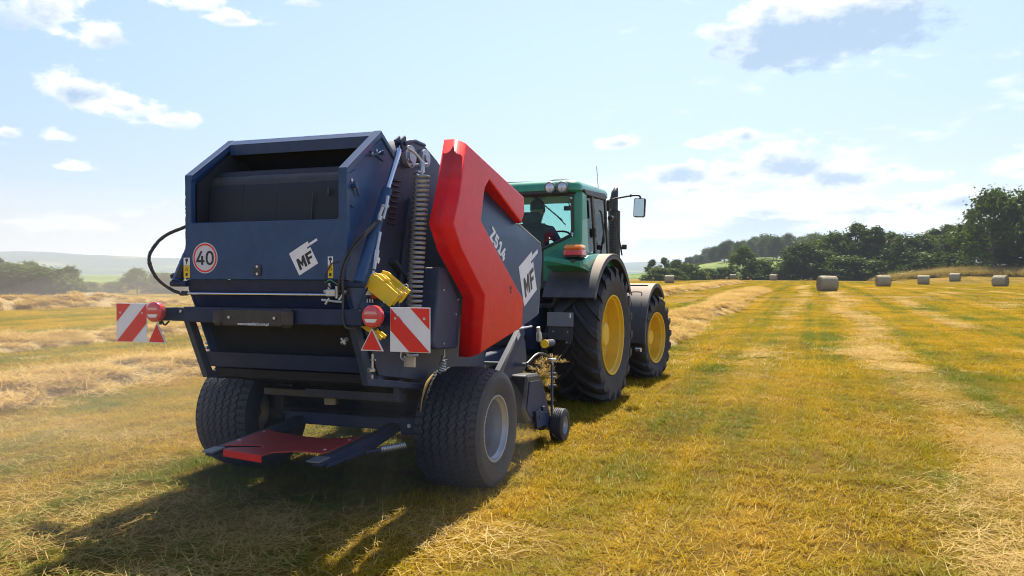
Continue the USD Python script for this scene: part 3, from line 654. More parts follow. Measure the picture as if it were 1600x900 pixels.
# ------------------------------------------------------------------ trees
def crown_and_trunk(seed, height, width, base, n_leaf, leaf, style):
    """a tapered trunk with limbs to clumps of leaves; heights in metres"""
    g = np.random.default_rng(seed); K = {'broad': 80, 'airy': 60, 'bush': 56, 'tall': 90}[style]
    t = g.random(K) ** 0.85; a = g.uniform(0, 2 * PI, K)
    if style == 'broad': rad = np.sin(np.clip(t * 0.86 + 0.14, 0, 1) * PI) ** 0.6
    elif style == 'tall': rad = np.clip(1.15 * (1 - t) ** 0.55, 0.12, 1) * np.clip(t * 6 + .5, 0, 1)
    elif style == 'airy': rad = np.clip(np.sin(np.clip(t * 0.9 + 0.08, 0, 1) * PI), 0.1, 1)
    else: rad = np.clip(1.0 - 0.7 * t ** 1.5, 0.2, 1)
    rr = width / 2 * rad * np.sqrt(g.uniform(0.15, 1.0, K)) * g.uniform(0.75, 1.12, K)
    C = np.c_[rr * np.cos(a), rr * np.sin(a), base + (height - base) * (0.06 + 0.92 * t)]
    cr = width * (0.15 if style != 'airy' else 0.11) * g.uniform(0.5, 1.5, K)
    k = g.choice(K, n_leaf, p=cr ** 2 / (cr ** 2).sum())
    u = g.normal(0, 1, (n_leaf, 3)); u /= np.linalg.norm(u, axis=1)[:, None]
    P = C[k] + u * (cr[k] * np.abs(g.normal(0.62, 0.34, n_leaf)))[:, None] * [1, 1, 0.85]
    P[:, 2] = np.maximum(P[:, 2], 0.15)
    nrm = u + g.normal(0, 0.6, (n_leaf, 3)) + [0, 0, 0.35]; nrm /= np.linalg.norm(nrm, axis=1)[:, None]
    q = g.normal(0, 1, (n_leaf, 3)); s1 = np.cross(nrm, q); s1 /= np.linalg.norm(s1, axis=1)[:, None]; s2 = np.cross(nrm, s1)
    L = leaf * g.uniform(0.6, 1.5, n_leaf)[:, None]
    V = np.stack([P - s1 * L, P + s2 * L * 0.55, P + s1 * L, P - s2 * L * 0.55], 1).reshape(-1, 3)
    o = np.arange(n_leaf)[:, None] * 4; F = np.vstack([o + [0, 1, 2], o + [0, 2, 3]])
    r0 = height * 0.018 + 0.03; top = np.array([0, 0, base + (height - base) * 0.72])
    sp = spline([(0, 0, -0.3), (g.normal(0, .15), g.normal(0, .15), height * 0.3), top], 8)
    limbs = [tube(sp, np.linspace(r0, r0 * 0.3, len(sp)), 8)]
    for i in g.choice(K, min(K, 14), replace=False):
        z0 = min(C[i, 2] * g.uniform(0.35, 0.7), top[2]); j = np.argmin(abs(sp[:, 2] - z0)); A = sp[j]
        lp = spline([A, (A + C[i]) / 2 + [0, 0, -0.08 * height * g.random()], C[i]], 6); limbs.append(tube(lp, np.linspace(r0 * 0.45, r0 * 0.12, len(lp)), 5))
    return tm(V, F), cat(limbs)
TREE_KINDS = {
    'tall_dark': (1, 14, 9.0, 1.0, 9500, 0.26, 'tall', leaf_dark), 'broad_dark': (2, 10, 9.0, 1.2, 8500, 0.24, 'broad', leaf_dark),
    'airy': (3, 12, 6.0, 2.2, 5200, 0.22, 'airy', leaf_mid), 'broad': (4, 10, 8.0, 1.0, 8000, 0.23, 'broad', leaf_mid),
    'bush': (5, 5, 6.5, 0.2, 6000, 0.20, 'bush', leaf_mid), 'light_bush': (6, 5, 6.0, 0.2, 5500, 0.20, 'bush', leaf_light), 'slim': (7, 12, 4.4, 1.5, 5200, 0.22, 'tall', leaf_mid),
}
TREE_WORD = {'tall_dark': 'pine_tree', 'x': 'tree'}
tree_src = {}
def tree(kind, b, d, h, label, w=1.0, group=None, zoff=0.0):
    seed, H, wd, base, n, leaf, style, m = TREE_KINDS[kind]
    x, y = polar(b, d); z = float(ground(x, y)) + zoff; s = h / H; rz = (b * 37.7 + d * 1.3) % 6.28
    name, c = ('bush', 'bush') if 'bush' in kind else ('tree', 'tree')
    if kind not in tree_src:
        t = thing(name, label, c, (x, y, z), rz, group=group, scale=(s * w, s * w, s)); tree_src[kind] = t
        cr, tk = crown_and_trunk(seed, H, wd, base, n, leaf, style)
        obj('crown', cr, m, t, smooth=False); obj('trunk', tk, bark, t)
    else: copy_of(tree_src[kind], name, label, c, (x, y, z), rz, group, (s * w, s * w, s))
def ht(e, b, d):  # height of a top seen at elevation e
    x, y = polar(b, d); return EYE[2] + math.tan(math.radians(e)) * d - float(ground(x, y))
for kind, b, e, d, w, lab in [
    ('broad', 10.1, 4.75, 150, 1.05, 'tallest tree at the right edge, left of its twin'),
    ('broad', 12.0, 4.65, 152, 1.15, 'tall tree cut by the right edge of the picture'),
    ('broad_dark', 8.75, 2.85, 166, 1.5, 'broad dark tree close left of the tallest tree'),
    ('slim', 7.75, 3.0, 205, 1.7, 'pointed dark tree top rising behind the broad trees left of the tallest one'),
    ('slim', 6.95, 2.75, 206, 1.8, 'second pointed tree top behind, a little lower and farther left'),
    ('broad', 6.35, 2.3, 172, 1.4, 'mid green round tree between the pointed tops and the dense dark group'),
    ('broad_dark', 5.25, 2.25, 170, 1.5, 'dense dark broad tree above the left tip of the golden crop'),
    ('airy', 4.6, 2.65, 176, 1.6, 'feathery tree with thin top in the middle of the tree line'),
    ('airy', 3.5, 3.0, 172, 1.6, 'feathery tall tree above the second largest bale'),
    ('airy', 2.55, 3.25, 174, 1.6, 'tallest feathery tree, above and right of the largest bale'),
    ('broad', 3.0, 2.1, 178, 1.7, 'lower tree filling the gap under the feathery trees'),
    ('broad', 1.25, 2.5, 176, 1.2, 'mid green tree straight above the largest bale'),
    ('light_bush', 0.45, 1.35, 170, 1.5, 'light green bushy tree left of the largest bale'),
    ('broad_dark', -0.75, 1.9, 168, 1.5, 'dark rounded tree standing forward between the wooded hill and the largest bale'),
    ('broad', -4.55, 1.72, 172, 1.05, 'lone tree in front of the green meadow slope'),
    ('bush', -3.35, 0.85, 170, 1.6, 'round bush right beside the lone tree'),
    ('light_bush', -2.35, 0.25, 168, 1.9, 'low bright green bush right of the round bush'),
    ('airy', -10.6, 1.0, 166, 1.5, 'small tree just above the front tractor wheel'),
    ('airy', -9.75, 1.12, 168, 1.5, 'taller loose tree right above the front tractor fender'),
    ('broad', -8.95, 0.9, 166, 1.4, 'third loose tree right of the front tractor fender'),
    ('bush', -8.1, 0.6, 170, 1.9, 'rounded bush at the right end of the tree clump by the tractor'),
    ('bush', -10.2, 0.35, 160, 2.2, 'dense bush at the foot of the tree clump by the tractor'),
    ('bush', -9.2, 0.30, 162, 2.2, 'second dense bush at the foot of the tree clump by the tractor'),
    ('light_bush', -7.0, 0.30, 178, 2.4, 'low bush below the meadow slope, left of the lone tree'),
    ('bush', -5.75, 0.40, 180, 2.2, 'bush close left of the lone tree'),
    ('broad', 0.3, 2.1, 190, 1.4, 'shady tree behind the light green bushy tree'),
    ('broad', 4.2, 2.0, 186, 1.6, 'backing tree behind the feathery ones'),
    ('broad', 7.2, 2.1, 176, 1.5, 'broad tree under the pointed tops'),
    ('bush', 1.9, 1.0, 166, 2.2, 'dark bush at the foot of the trees behind the largest bale'),
    ('bush', 6.1, 1.2, 166, 2.2, 'bush at the foot of the trees above the crop strip'),
    ('light_bush', 3.7, 0.75, 166, 2.2, 'paler bush at the foot of the feathery trees'),
    ('bush', 8.3, 1.2, 162, 2.2, 'bush between the crop strip and the broad dark tree'),
    ('bush', 11.2, 1.6, 156, 2.2, 'bush filling the foot of the two tallest trees'),
    ('bush', -1.6, 0.7, 172, 2.2, 'bush filling the dip left of the dark rounded tree'),
    # left side
    ('airy', -52.3, 0.95, 92, 0.9, 'thin tree top rising above the hedge at the left edge'),
    ('bush', -51.5, 0.42, 86, 2.0, 'brown green hedge bush at the left edge'),
    ('broad', -50.8, 0.60, 90, 1.2, 'hedge tree with a small raised top, second from the left edge'),
    ('bush', -50.1, 0.25, 84, 1.9, 'rounded hedge bush between the raised top and the dark small tree'),
    ('broad', -48.65, 0.35, 88, 1.1, 'dark small tree at the right end of the left hedge'),
    ('bush', -49.3, -0.05, 85, 1.8, 'low hedge bush before the dark small tree'),
    ('broad', -44.9, 0.25, 100, 1.5, 'round pale tree between the gap and the baler'),
    ('light_bush', -43.4, -0.05, 102, 2.0, 'light green bush between the round pale tree and the baler'),
    ('light_bush', -47.6, -0.80, 104, 2.6, 'low bush in the gap of the left hedge'),
    ('light_bush', -46.3, -0.70, 106, 2.6, 'low pale bush in the gap next to the round pale tree'),
    ('light_bush', -42.2, -0.2, 100, 2.0, 'pale bush beside the black hose of the baler'),
    ('bush', -53.6, 0.4, 88, 2.0, 'hedge bush beyond the left edge'),
    ('bush', -40.8, -0.2, 108, 1.4, 'bush hidden behind the tailgate'),
]:
    tree(kind, b, d, max(ht(e, b, d), 1.2), lab, w, group='trees and bushes round the field')
gw = np.random.default_rng(41)
for i in range(64):                                                # the wood on the low hill
    b = -8.3 + 12.0 * (i + 0.5) / 64 + gw.normal(0, 0.15); d = gw.uniform(330, 460) + (20 if b < -6 else 0)
    top = np.interp(b, [-8.6, -7.8, -7.0, -5.5, -3.0, -1.0, 1.5, 4], [0.7, 1.0, 1.55, 2.15, 2.4, 2.55, 2.35, 2.2]) * gw.uniform(0.78, 1.04)
    tree(gw.choice(['broad', 'broad', 'broad_dark', 'bush']), b, d, max(ht(top, b, d), 4.0), 'hazy round tree in the wood covering the low hill', 1.0, 'trees of the wood on the low hill')
# ------------------------------------------------------------------ the round baler
B = thing('round_baler', 'round baler with graphite blue tailgate and angular red side panels, towed over the field', 'baler')
def mirx(m): v = m.vertices * [-1, 1, 1]; return tm(v, m.faces[:, ::-1])
def both(name, m, mt, parent=B, smooth=30, label=None):
    return obj(name, m, mt, parent, smooth, label), obj(name, mirx(m), mt, parent, smooth, label)
# tailgate
TL = lambda z: np.interp(z, [0.885, 1.5, 1.6], [-0.89, -1.165, -1.19])   # y of the lower tailgate at height z
rear = [(-.66, 1.6), (.66, 1.6), (.66, 2.335), (.598, 2.335), (.598, 2.012), (.585, 2.0), (-.593, 2.0), (-.606, 2.012), (-.606, 2.335), (-.66, 2.335)]
rp = obj('rear_panel', prism(rear, 'y', -1.2, -1.15, 0.005), navy, B)
obj('fold_band', prism([(-1.188, 1.598), (-1.163, 1.5), (-1.13, 1.5), (-1.15, 1.598)], 'x', -.657, .657, .003), navy_dark, B)
obj('fold_band', prism([(-1.161, 1.497), (-1.112, 1.41), (-1.09, 1.41), (-1.13, 1.497)], 'x', -.655, .655, .003), navy_dark, B)
sp = [(-1.165, 1.5), (-1.17, 2.33), (-.735, 2.625), (-.475, 2.45), (-.545, 2.39), (-.83, 1.76), (-.78, 1.2), (-.70, .89), (-.885, .89)]
both('tailgate_side', prism(sp, 'x', .636, .648, .002), navy)
both('sloped_frame', prism([(-1.198, 2.337), (-.735, 2.652), (-.735, 2.60), (-1.17, 2.30), (-1.198, 2.30)], 'x', .598, .662, .004), navy)
both('front_frame', prism([(-.733, 2.651), (-.455, 2.462), (-.475, 2.435), (-.733, 2.607)], 'x', .61, .66, .004), navy)
obj('top_beam', [prism([(-.80, 2.607), (-.735, 2.648), (-.60, 2.575), (-.61, 2.555), (-.735, 2.62), (-.79, 2.585)], 'x', -.596, .596, .002), prism([(-.806, 2.603), (-.79, 2.583), (-.775, 2.53), (-.79, 2.53)], 'x', -.596, .596, .002)], navy, B)
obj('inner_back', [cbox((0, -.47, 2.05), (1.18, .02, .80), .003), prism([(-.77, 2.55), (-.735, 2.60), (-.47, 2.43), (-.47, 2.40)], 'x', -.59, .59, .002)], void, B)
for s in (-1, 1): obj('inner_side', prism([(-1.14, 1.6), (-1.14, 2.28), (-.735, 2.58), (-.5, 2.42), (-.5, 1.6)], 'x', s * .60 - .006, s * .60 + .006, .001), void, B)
bw = 1.17 / 4
bl = np.array([(-1.06, 1.72), (-1.045, 2.0), (-1.03, 2.2), (-1.0, 2.30), (-.945, 2.37), (-.87, 2.395), (-.78, 2.385), (-.5, 2.28)])
bl = spline(np.c_[bl, np.zeros(len(bl))], 42)[:, :2]
for k in range(4):
    x0 = -.585 + k * bw
    m = strip(bl[::-1], 'x', x0 + .0006, x0 + bw - .0006, .012)
    v = m.vertices; m.vertices[:, 1] += (meshkit.noise(v * [1.7, 3, 3], 5 + k) - .5) * .004
    obj('belt', m, belt, B)
obj('belt_lacing', [cbox((.30, -1.052, 2.11), (.008, .008, .20), .002, ry=3), cbox((.43, -1.052, 2.20), (.02, .012, .05), .003)], steel if False else black, B)
obj('belt_roller', cyl((-.59, -.92, 2.27), (.59, -.92, 2.27), .09, 24), black, B)
for y, z in ((-1.13, 2.26), (-1.10, 2.21), (-.80, 2.50), (-.86, 2.47)): both('side_bolt', cat(bolts_x(.648, [(y, z)], .013, .014)), steel)
both('adjuster_plate', cat([prism([(-.90, 2.49), (-.74, 2.585), (-.63, 2.50), (-.70, 2.44)], 'x', .649, .658, .002), cyl((.65, -.76, 2.49), (.70, -.76, 2.49), .014, 8), cyl((.67, -.90, 2.45), (.67, -.74, 2.50), .008, 8)]), navy)
both('adjuster_plate', cat([prism([(-1.16, 2.10), (-1.16, 2.30), (-1.06, 2.34), (-1.03, 2.2), (-1.1, 2.08)], 'x', .649, .657, .002), cyl((.65, -1.12, 2.22), (.695, -1.12, 2.22), .016, 8), cyl((.675, -1.13, 2.25), (.675, -1.06, 2.16), .008, 8)]), navy)
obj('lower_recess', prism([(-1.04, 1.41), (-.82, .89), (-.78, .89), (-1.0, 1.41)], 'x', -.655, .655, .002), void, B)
obj('cross_member', prism([(-1.035, 1.075), (-.985, .965), (-.94, .965), (-.94, 1.075)], 'x', -.634, .628, .004), navy_dark, B)
obj('cross_member', prism([(-.93, .945), (-.90, .885), (-.86, .885), (-.86, .945)], 'x', -.64, .628, .004), void, B)
both('tailgate_lower_frame', prism([(-1.175, 1.30), (-.985, .88), (-.15, .745), (-.15, .79), (-.93, .925), (-1.115, 1.33)], 'x', .650, .70, .004), chamber_grey)
both('frame_bolt', cat(bolts_x(.70, [(-1.0, .99), (-.96, .94)], .017, .012)), steel)
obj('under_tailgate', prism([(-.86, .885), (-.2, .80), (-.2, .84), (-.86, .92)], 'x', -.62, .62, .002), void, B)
# silver lock bar and its fittings
obj('lock_bar', cyl((-.70, -1.185, 1.502), (.60, -1.185, 1.502), .009, 10), chrome, B)
obj('lock_bar_end', [cyl((-.715, -1.185, 1.502), (-.66, -1.185, 1.502), .018, 10)], black, B)
obj('valve_block', [cbox((.545, -1.20, 1.515), (.075, .04, .05), .006), cyl((.49, -1.2, 1.525), (.61, -1.2, 1.525), .011, 8), cyl((.53, -1.2, 1.50), (.53, -1.2, 1.58), .011, 8), cyl((.585, -1.2, 1.48), (.585, -1.2, 1.56), .010, 8), cyl((.47, -1.2, 1.468), (.63, -1.2, 1.455), .009, 8), cyl((.50, -1.2, 1.44), (.53, -1.2, 1.48), .009, 8), cyl((.61, -1.21, 1.47), (.66, -1.21, 1.53), .009, 8)], steel, B)
obj('sight_bracket', [cbox((-.165 + .13, -1.206, 1.665), (.052, .012, .075), .003)], black, B)
obj('bracket_clip', [cyl((-.035, -1.215, 1.69), (-.035, -1.21, 1.69), .010, 8), cyl((-.035, -1.215, 1.64), (-.035, -1.21, 1.64), .010, 8)], steel, B)
# bumper beam, plate holder, lamps, boards
obj('bumper_beam', [prism([(-1.235, 1.302), (-1.243, 1.31), (-1.243, 1.40), (-1.235, 1.408), (-1.15, 1.408), (-1.15, 1.302)], 'x', -.64, .80, .003)], navy_dark, B)
obj('bumper_arm', cbox((-.80, -1.17, 1.352), (.33, .05, .095), .005), navy_dark, B); obj('bumper_arm', cbox((.955, -1.17, 1.352), (.31, .05, .09), .005), navy_dark, B)
obj('arm_bolt', cat(bolts_y(-1.197, [(-.70, 1.375), (-.655, 1.345)], .011)), steel, B)
ph = obj('plate_holder', [cbox((-.035, -1.262, 1.345), (.50, .035, .115), .008), cbox((-.31, -1.268, 1.345), (.09, .055, .115), .02), cbox((.245, -1.268, 1.345), (.10, .055, .13), .025)], black, B)
obj('holder_bolt', cat(bolts_y(-1.281, [(-.215, 1.345), (.155, 1.345)], .011, .006)), steel, ph)
obj('web_address', text_on('www.metalfach.com.pl', .017, True, (-.145, -1.2805, 1.294), (1, 0, 0), (0, 0, 1), .001), white, ph)
def board(x0, flip):
    x1, z0, z1 = x0 + .285, 1.142, 1.427; p = obj('warning_board', cbox(((x0 + x1) / 2, -1.205, (z0 + z1) / 2), (.285, .006, .285), .002), white, B)
    S = sbox(.004, .004, .281, .281); s = .285
    shapes = [Polygon([(0, s), (s, 0), (s / 2, 0), (0, s / 2)]), Polygon([(s / 2, s), (s, s), (s, s / 2)])]
    if flip: shapes = [affinity.scale(q, -1, 1, origin=(s / 2, s / 2)) for q in shapes]
    for q in shapes: obj('red_stripe', flat_shape(affinity.translate(q.intersection(S), x0, z0), 'y', -1.2088, -.0012), red_film, p)
    obj('board_bolt', cat(bolts_y(-1.2092, [(x0 + .04, z0 + .215), (x0 + .245, z0 + .215)], .009, .003)), steel, p)
    if not flip: obj('board_marking', [cbox((x0 + .075, -1.21, z0 + .213), (.045, .001, .002), .0003, ry=50), cbox((x0 + .215, -1.21, z0 + .065), (.05, .001, .002), .0003, ry=50)], ink, p)
board(-1.289, True); board(.983, False)
def rlathe_y(prof, at, n=40):
    m = lathe(prof, n); v = m.vertices[:, [1, 0, 2]].copy(); v[:, 1] *= -1; v = v + at
    return tm(v, m.faces)
for x, lab in ((-.868, None), (.893, None)):
    h = obj('rear_lamp', rlathe_y([(0, 0), (.060, 0), (.064, .03), (.064, .045), (0, .046)], (x, -1.225, 1.37)), black, B)
    obj('lens', rlathe_y([(.071, .02), (.0725, .045), (.071, .058), (.062, .066), (.03, .070), (0, .071)], (x, -1.225, 1.37)), lens_red, h)
    for z, hh in ((1.393, .018), (1.343, .022)):
        sh = Point(x, 1.37).buffer(.048).intersection(sbox(x - .05, z - hh / 2, x + .05, z + hh / 2))
        obj('lamp_window', flat_shape(sh, 'y', -1.2935, -.003), white if z < 1.36 else mat('pink_lens', (.75, .35, .32), .2, coat=.5), h)
for x in (-.906, .855):
    t0 = np.array([(x, 1.292), (x - .083, 1.143), (x + .083, 1.143)])
    p = obj('triangle_reflector', prism(t0, 'y', -1.215, -1.205, .002), white, B)
    obj('red_reflector', prism(inset(t0[::1] if _area(t0) > 0 else t0[::-1], .007), 'y', -1.2175, -1.2152, .0006), red_film, p)
    obj('reflector_bracket', [cbox((x + .02, -1.20, 1.30), (.02, .02, .05), .003), hose([(x + .03, -1.195, 1.30), (x + .06, -1.2, 1.275), (x + .09, -1.19, 1.30)], .007, 10)], black, B)
# stickers and logos
c40 = obj('speed_sticker', flat_shape(Point(-.484, 1.752).buffer(.108, 24), 'y', -1.2002, -.0008), grey_film, B)
obj('sticker_ring', flat_shape(Point(-.484, 1.752).buffer(.101, 24).difference(Point(-.484, 1.752).buffer(.089, 24)), 'y', -1.2012, -.0008), red_film, c40)
_w40 = meshkit.text_mesh('40', .092, .001, True).bounds; obj('number', text_on('40', .092, True, (-.484 - (_w40[0][0] + _w40[1][0]) / 2, -1.201, 1.752 - (_w40[0][1] + _w40[1][1]) / 2), (1, 0, 0), (0, 0, 1), .0012), ink, c40)
for x in (-.644, .539):
    p = obj('warning_decal', cbox((x, -1.2012, 1.727), (.056 if x < 0 else .04, .0016, .055), .0004), white, B)
    obj('yellow_field', cbox((x, -1.2012, 1.655), (.056 if x < 0 else .04, .0016, .085), .0004), yellow, p)
    k = .016; obj('pictogram', [flat_shape(Polygon([(x - k, 1.664), (x + k, 1.664), (x, 1.69)]).difference(Polygon([(x - k * .6, 1.667), (x + k * .6, 1.667), (x, 1.684)])), 'y', -1.2024, -.0006), flat_shape(sbox(x - .010, 1.625, x + .008, 1.646), 'y', -1.2024, -.0006), flat_shape(Point(x, 1.738).buffer(.012).union(sbox(x - .004, 1.708, x + .004, 1.735)), 'y', -1.2024, -.0006)], ink, p)
def logo(org, ex, ez, side, parent, mt, out):
    """tilted white square with dark heavy initials and a bar leaving its upper right edge; ex, ez unit vectors along its edges"""
    org, ex, ez, n = map(np.array, (org, ex, ez, out)); s = side
    def put(shape, lift, th):
        m = trimesh.util.concatenate([trimesh.creation.extrude_polygon(g, th, engine='earcut') for g in getattr(shape, 'geoms', [shape])])
        v = m.vertices; q = tm(org + v[:, :1] * ex + v[:, 1:2] * ez + (v[:, 2:3] + lift) * n, m.faces)
        return q if np.cross(ex, ez) @ n > 0 else tm(q.vertices, q.faces[:, ::-1])
    sq = sbox(0, 0, s, s).difference(Polygon([(s * .84, s * .80), (s * 1.1, s * .80), (s * 1.1, s * .74), (s * .84, s * .74)]))
    p = obj('logo_plate', put(sq, .0004, .0012), mt, parent)
    obj('logo_bar', put(sbox(s * 1.015, s * .80, s * 1.42, s * .90), .0004, .0012), mt, parent)
    h, w, y0 = s * .46, s * .40, s * .16; st = s * .115
    Mx = s * .13; sl = lambda y: (y - y0) * .10
    M_ = Polygon([(Mx, y0), (Mx, y0 + h), (Mx + st * .95, y0 + h), (Mx + w / 2, y0 + h * .55), (Mx + w - st * .95, y0 + h), (Mx + w, y0 + h), (Mx + w, y0), (Mx + w - st, y0), (Mx + w - st, y0 + h * .52), (Mx + w / 2 + .01 * s, y0 + h * .16), (Mx + w / 2 - .01 * s, y0 + h * .16), (Mx + st, y0 + h * .52), (Mx + st, y0)])
    Fx = Mx + w + s * .05
    F_ = Polygon([(Fx, y0), (Fx, y0 + h), (Fx + s * .33, y0 + h), (Fx + s * .33, y0 + h - st * .9), (Fx + st, y0 + h - st * .9), (Fx + st, y0 + h * .58), (Fx + s * .28, y0 + h * .58), (Fx + s * .28, y0 + h * .58 - st * .85), (Fx + st, y0 + h * .58 - st * .85), (Fx + st, y0)])
    for q in (M_, F_): obj('letter', put(affinity.skew(q, 6, 0, origin=(0, y0)), .0017, .0010), ink if mt is white else infill_grey, p)
a = math.radians(29); logo((.297, -1.2, 1.629), (math.cos(a), 0, math.sin(a)), (-math.sin(a), 0, math.cos(a)), .168, B, white, (0, -1, 0))
# hydraulic rams and hoses beside the tailgate
def ram(parent=B):
    for s in (1, -1):
        f = (lambda m: m) if s > 0 else mirx
        c = obj('hydraulic_ram', f(tube([(.745, -.808, 2.222), (.745, -.83, 2.19), (.745, -1.19, 1.58)], [.038, .038, .038], 18)), navy, B)
        obj('piston_rod', f(cyl((.745, -.62, 2.546), (.745, -.815, 2.21), .020, 14)), chrome, c)
        obj('clevis', f(cat([cbox((.725, -.605, 2.57), (.012, .09, .10), .004, rx=28), cbox((.768, -.605, 2.57), (.012, .09, .10), .004, rx=28), cyl((.70, -.60, 2.575), (.79, -.60, 2.575), .016, 10), cyl((.65, -1.19, 1.57), (.79, -1.19, 1.57), .022, 10)])), navy_dark, c)
ram()
obj('hose_fitting', [cyl((.80, -.93, 2.08), (.80, -.90, 2.17), .014, 8), cyl((.79, -.95, 2.10), (.79, -.88, 2.10), .012, 8), cyl((.775, -.98, 2.02), (.79, -.955, 2.09), .013, 8), cyl((.80, -.965, 2.01), (.80, -.93, 2.08), .011, 8), cyl((.78, -.985, 2.0), (.785, -.975, 2.03), .016, 8)], steel, B)
obj('hose_fitting', [cyl((.79, -1.04, 1.78), (.79, -.99, 1.92), .013, 8), cyl((.79, -1.075, 1.67), (.79, -1.045, 1.76), .015, 8), cyl((.79, -1.055, 1.73), (.79, -1.035, 1.80), .019, 6), cyl((.79, -1.10, 1.60), (.79, -1.08, 1.66), .012, 8)], steel, B)
obj('hydraulic_hose', hose([(.775, -.99, 2.0), (.74, -1.06, 1.93), (.68, -1.17, 1.82), (.64, -1.225, 1.68), (.62, -1.23, 1.56), (.61, -1.21, 1.52)]), black, B)
obj('hydraulic_hose', hose([(.785, -.995, 2.0), (.75, -1.07, 1.92), (.695, -1.18, 1.80), (.655, -1.23, 1.66), (.655, -1.235, 1.50), (.66, -1.245, 1.38), (.68, -1.25, 1.30), (.73, -1.24, 1.285), (.76, -1.2, 1.31)]), black, B)
obj('hydraulic_hose', hose([(.79, -1.10, 1.60), (.76, -1.15, 1.5), (.74, -1.19, 1.42), (.72, -1.2, 1.33)], .007), black, B)
obj('hydraulic_hose', hose([(.77, -1.0, 1.55), (.80, -.98, 1.46), (.86, -1.0, 1.42), (.90, -.98, 1.40)], .009), black, B)
obj('thin_cable', hose([(.56, -1.21, 1.53), (.50, -1.215, 1.60), (.545, -1.21, 1.70), (.60, -1.21, 1.72)], .004), black, B)
obj('green_wire', hose([(.50, -1.21, 1.58), (.545, -1.215, 1.60), (.60, -1.21, 1.57)], .004, 12), green, B)
obj('hydraulic_hose', hose([(-.70, -1.145, 1.98), (-.80, -1.26, 1.90), (-.84, -1.35, 1.76), (-.80, -1.33, 1.62), (-.75, -1.24, 1.53), (-.70, -1.19, 1.50)], .012), black, B)
obj('hose_elbow', [cyl((-.73, -1.19, 1.60), (-.73, -1.14, 1.70), .032, 12), cyl((-.75, -1.17, 1.64), (-.80, -1.18, 1.62), .018, 10), cyl((-.73, -1.12, 1.69), (-.73, -1.10, 1.73), .022, 10)], black, B)
obj('red_valve', [cbox((.80, -1.08, 1.50), (.05, .04, .05), .008), cyl((.77, -1.1, 1.53), (.77, -1.1, 1.55), .012, 8)], red_dull, B)
obj('valve_cluster', [cbox((.765, -1.08, 1.515), (.05, .05, .04), .006)] + [cyl((.755 + k * .02, -1.10, 1.45), (.755 + k * .02, -1.10, 1.475), .006, 6) for k in range(3)], steel, B)
obj('ram_label', cbox((.785, -1.0, 1.73), (.002, .022, .04), .0004, rx=-28), white, B)
obj('latch', [cyl((.56, -1.10, 1.18), (.61, -1.12, 1.205), .014, 8), cyl((.565, -1.11, 1.21), (.60, -1.12, 1.17), .010, 8)], steel, B)
obj('latch', [cyl((.735, -1.0, 1.10), (.735, -1.0, 1.0), .009, 8), cbox((.735, -1.0, .99), (.03, .03, .025), .005), cyl((.72, -1.0, 1.06), (.76, -1.0, 1.06), .007, 8)], steel, B)
# front chamber
ch = [(-.52, 2.45), (-.47, 2.54), (-.40, 2.60), (-.30, 2.65), (-.15, 2.68), (.02, 2.67), (.25, 2.58), (.9, 2.25), (1.45, 1.85), (1.5, 1.2), (1.25, .74), (-.1, .72), (-.68, .85), (-.74, 1.2), (-.80, 1.76)]
obj('bale_chamber', prism(ch, 'x', -.62, .62, .012), chamber_grey, B)
both('chamber_rim', tube([(.622, -.79, 1.72), (.622, -.52, 2.44), (.622, -.47, 2.53), (.622, -.40, 2.59), (.622, -.30, 2.64), (.622, -.15, 2.67), (.622, .02, 2.66)], .014, 8), navy)
both('louvre', cat([cbox((.628, -.44 - .012 * k, 2.33 - .04 * k), (.014, .11, .012), .003, ry=25) for k in range(9)]), black)
both('chamber_bearing', cat([disc_x(.62, .66, .085, (-.28, 2.53)), disc_x(.66, .675, .05, (-.28, 2.53))] + bolts_x(.66, [(-.28 + .07 * math.cos(t), 2.53 + .07 * math.sin(t)) for t in (0.5, 2, 3.6, 5)], .01)), silver)
both('chamber_bearing', cat([disc_x(.62, .66, .07, (-.02, 2.55)), disc_x(.66, .672, .03, (-.02, 2.55))]), silver)
both('chamber_stiffener', cat([cbox((.64, -.35, 1.85), (.03, .05, .75), .006, rx=-14), prism([(-.55, 1.75), (-.30, 1.60), (-.30, 1.57), (-.57, 1.72)], 'x', .622, .68, .003)]), chamber_grey)
both('side_plate', prism([(-1.0, 1.28), (-.80, .93), (-.05, .80), (.1, 1.3), (.0, 1.55), (-.72, 1.55)], 'x', .66, .672, .002), chamber_grey)
def coil(p0, p1, R, r, turns, n=13):
    p0, p1 = np.array(p0), np.array(p1); d = p1 - p0; L = np.linalg.norm(d); d /= L
    u = np.cross(d, [1, 0, 0]); u /= np.linalg.norm(u); w = np.cross(d, u); a = np.linspace(0, 2 * PI * turns, turns * n)
    return tube(p0 + np.outer(a / a[-1] * L, d) + R * (np.outer(np.cos(a), u) + np.outer(np.sin(a), w)), r, 6)
c = coil((.86, -.50, 2.37), (.86, -.69, 1.06), .050, .0105, 38)
s1, s2 = both('tension_spring', c, spring_steel)
for s_, sg in ((s1, 1), (s2, -1)):
    f = (lambda m: m) if sg > 0 else mirx
    obj('spring_hook', f(cat([tube(spline([(.86, -.50, 2.36), (.86, -.49, 2.42), (.84, -.46, 2.46), (.80, -.50, 2.52), (.76, -.58, 2.56)], 16), .010, 7), cyl((.80, -.48, 2.43), (.90, -.48, 2.43), .012, 8), cyl((.86, -.50, 2.38), (.86, -.485, 2.45), .02, 8)])), steel, s_)
    obj('spring_bracket', f(cat([cbox((.86, -.70, 1.02), (.09, .012, .075), .003), tube(spline([(.80, -.71, 1.10), (.80, -.72, 1.05), (.83, -.72, 1.03)], 8), .006, 6), cyl((.86, -.72, 1.06), (.86, -.69, 1.06), .015, 8)])), steel, s_)
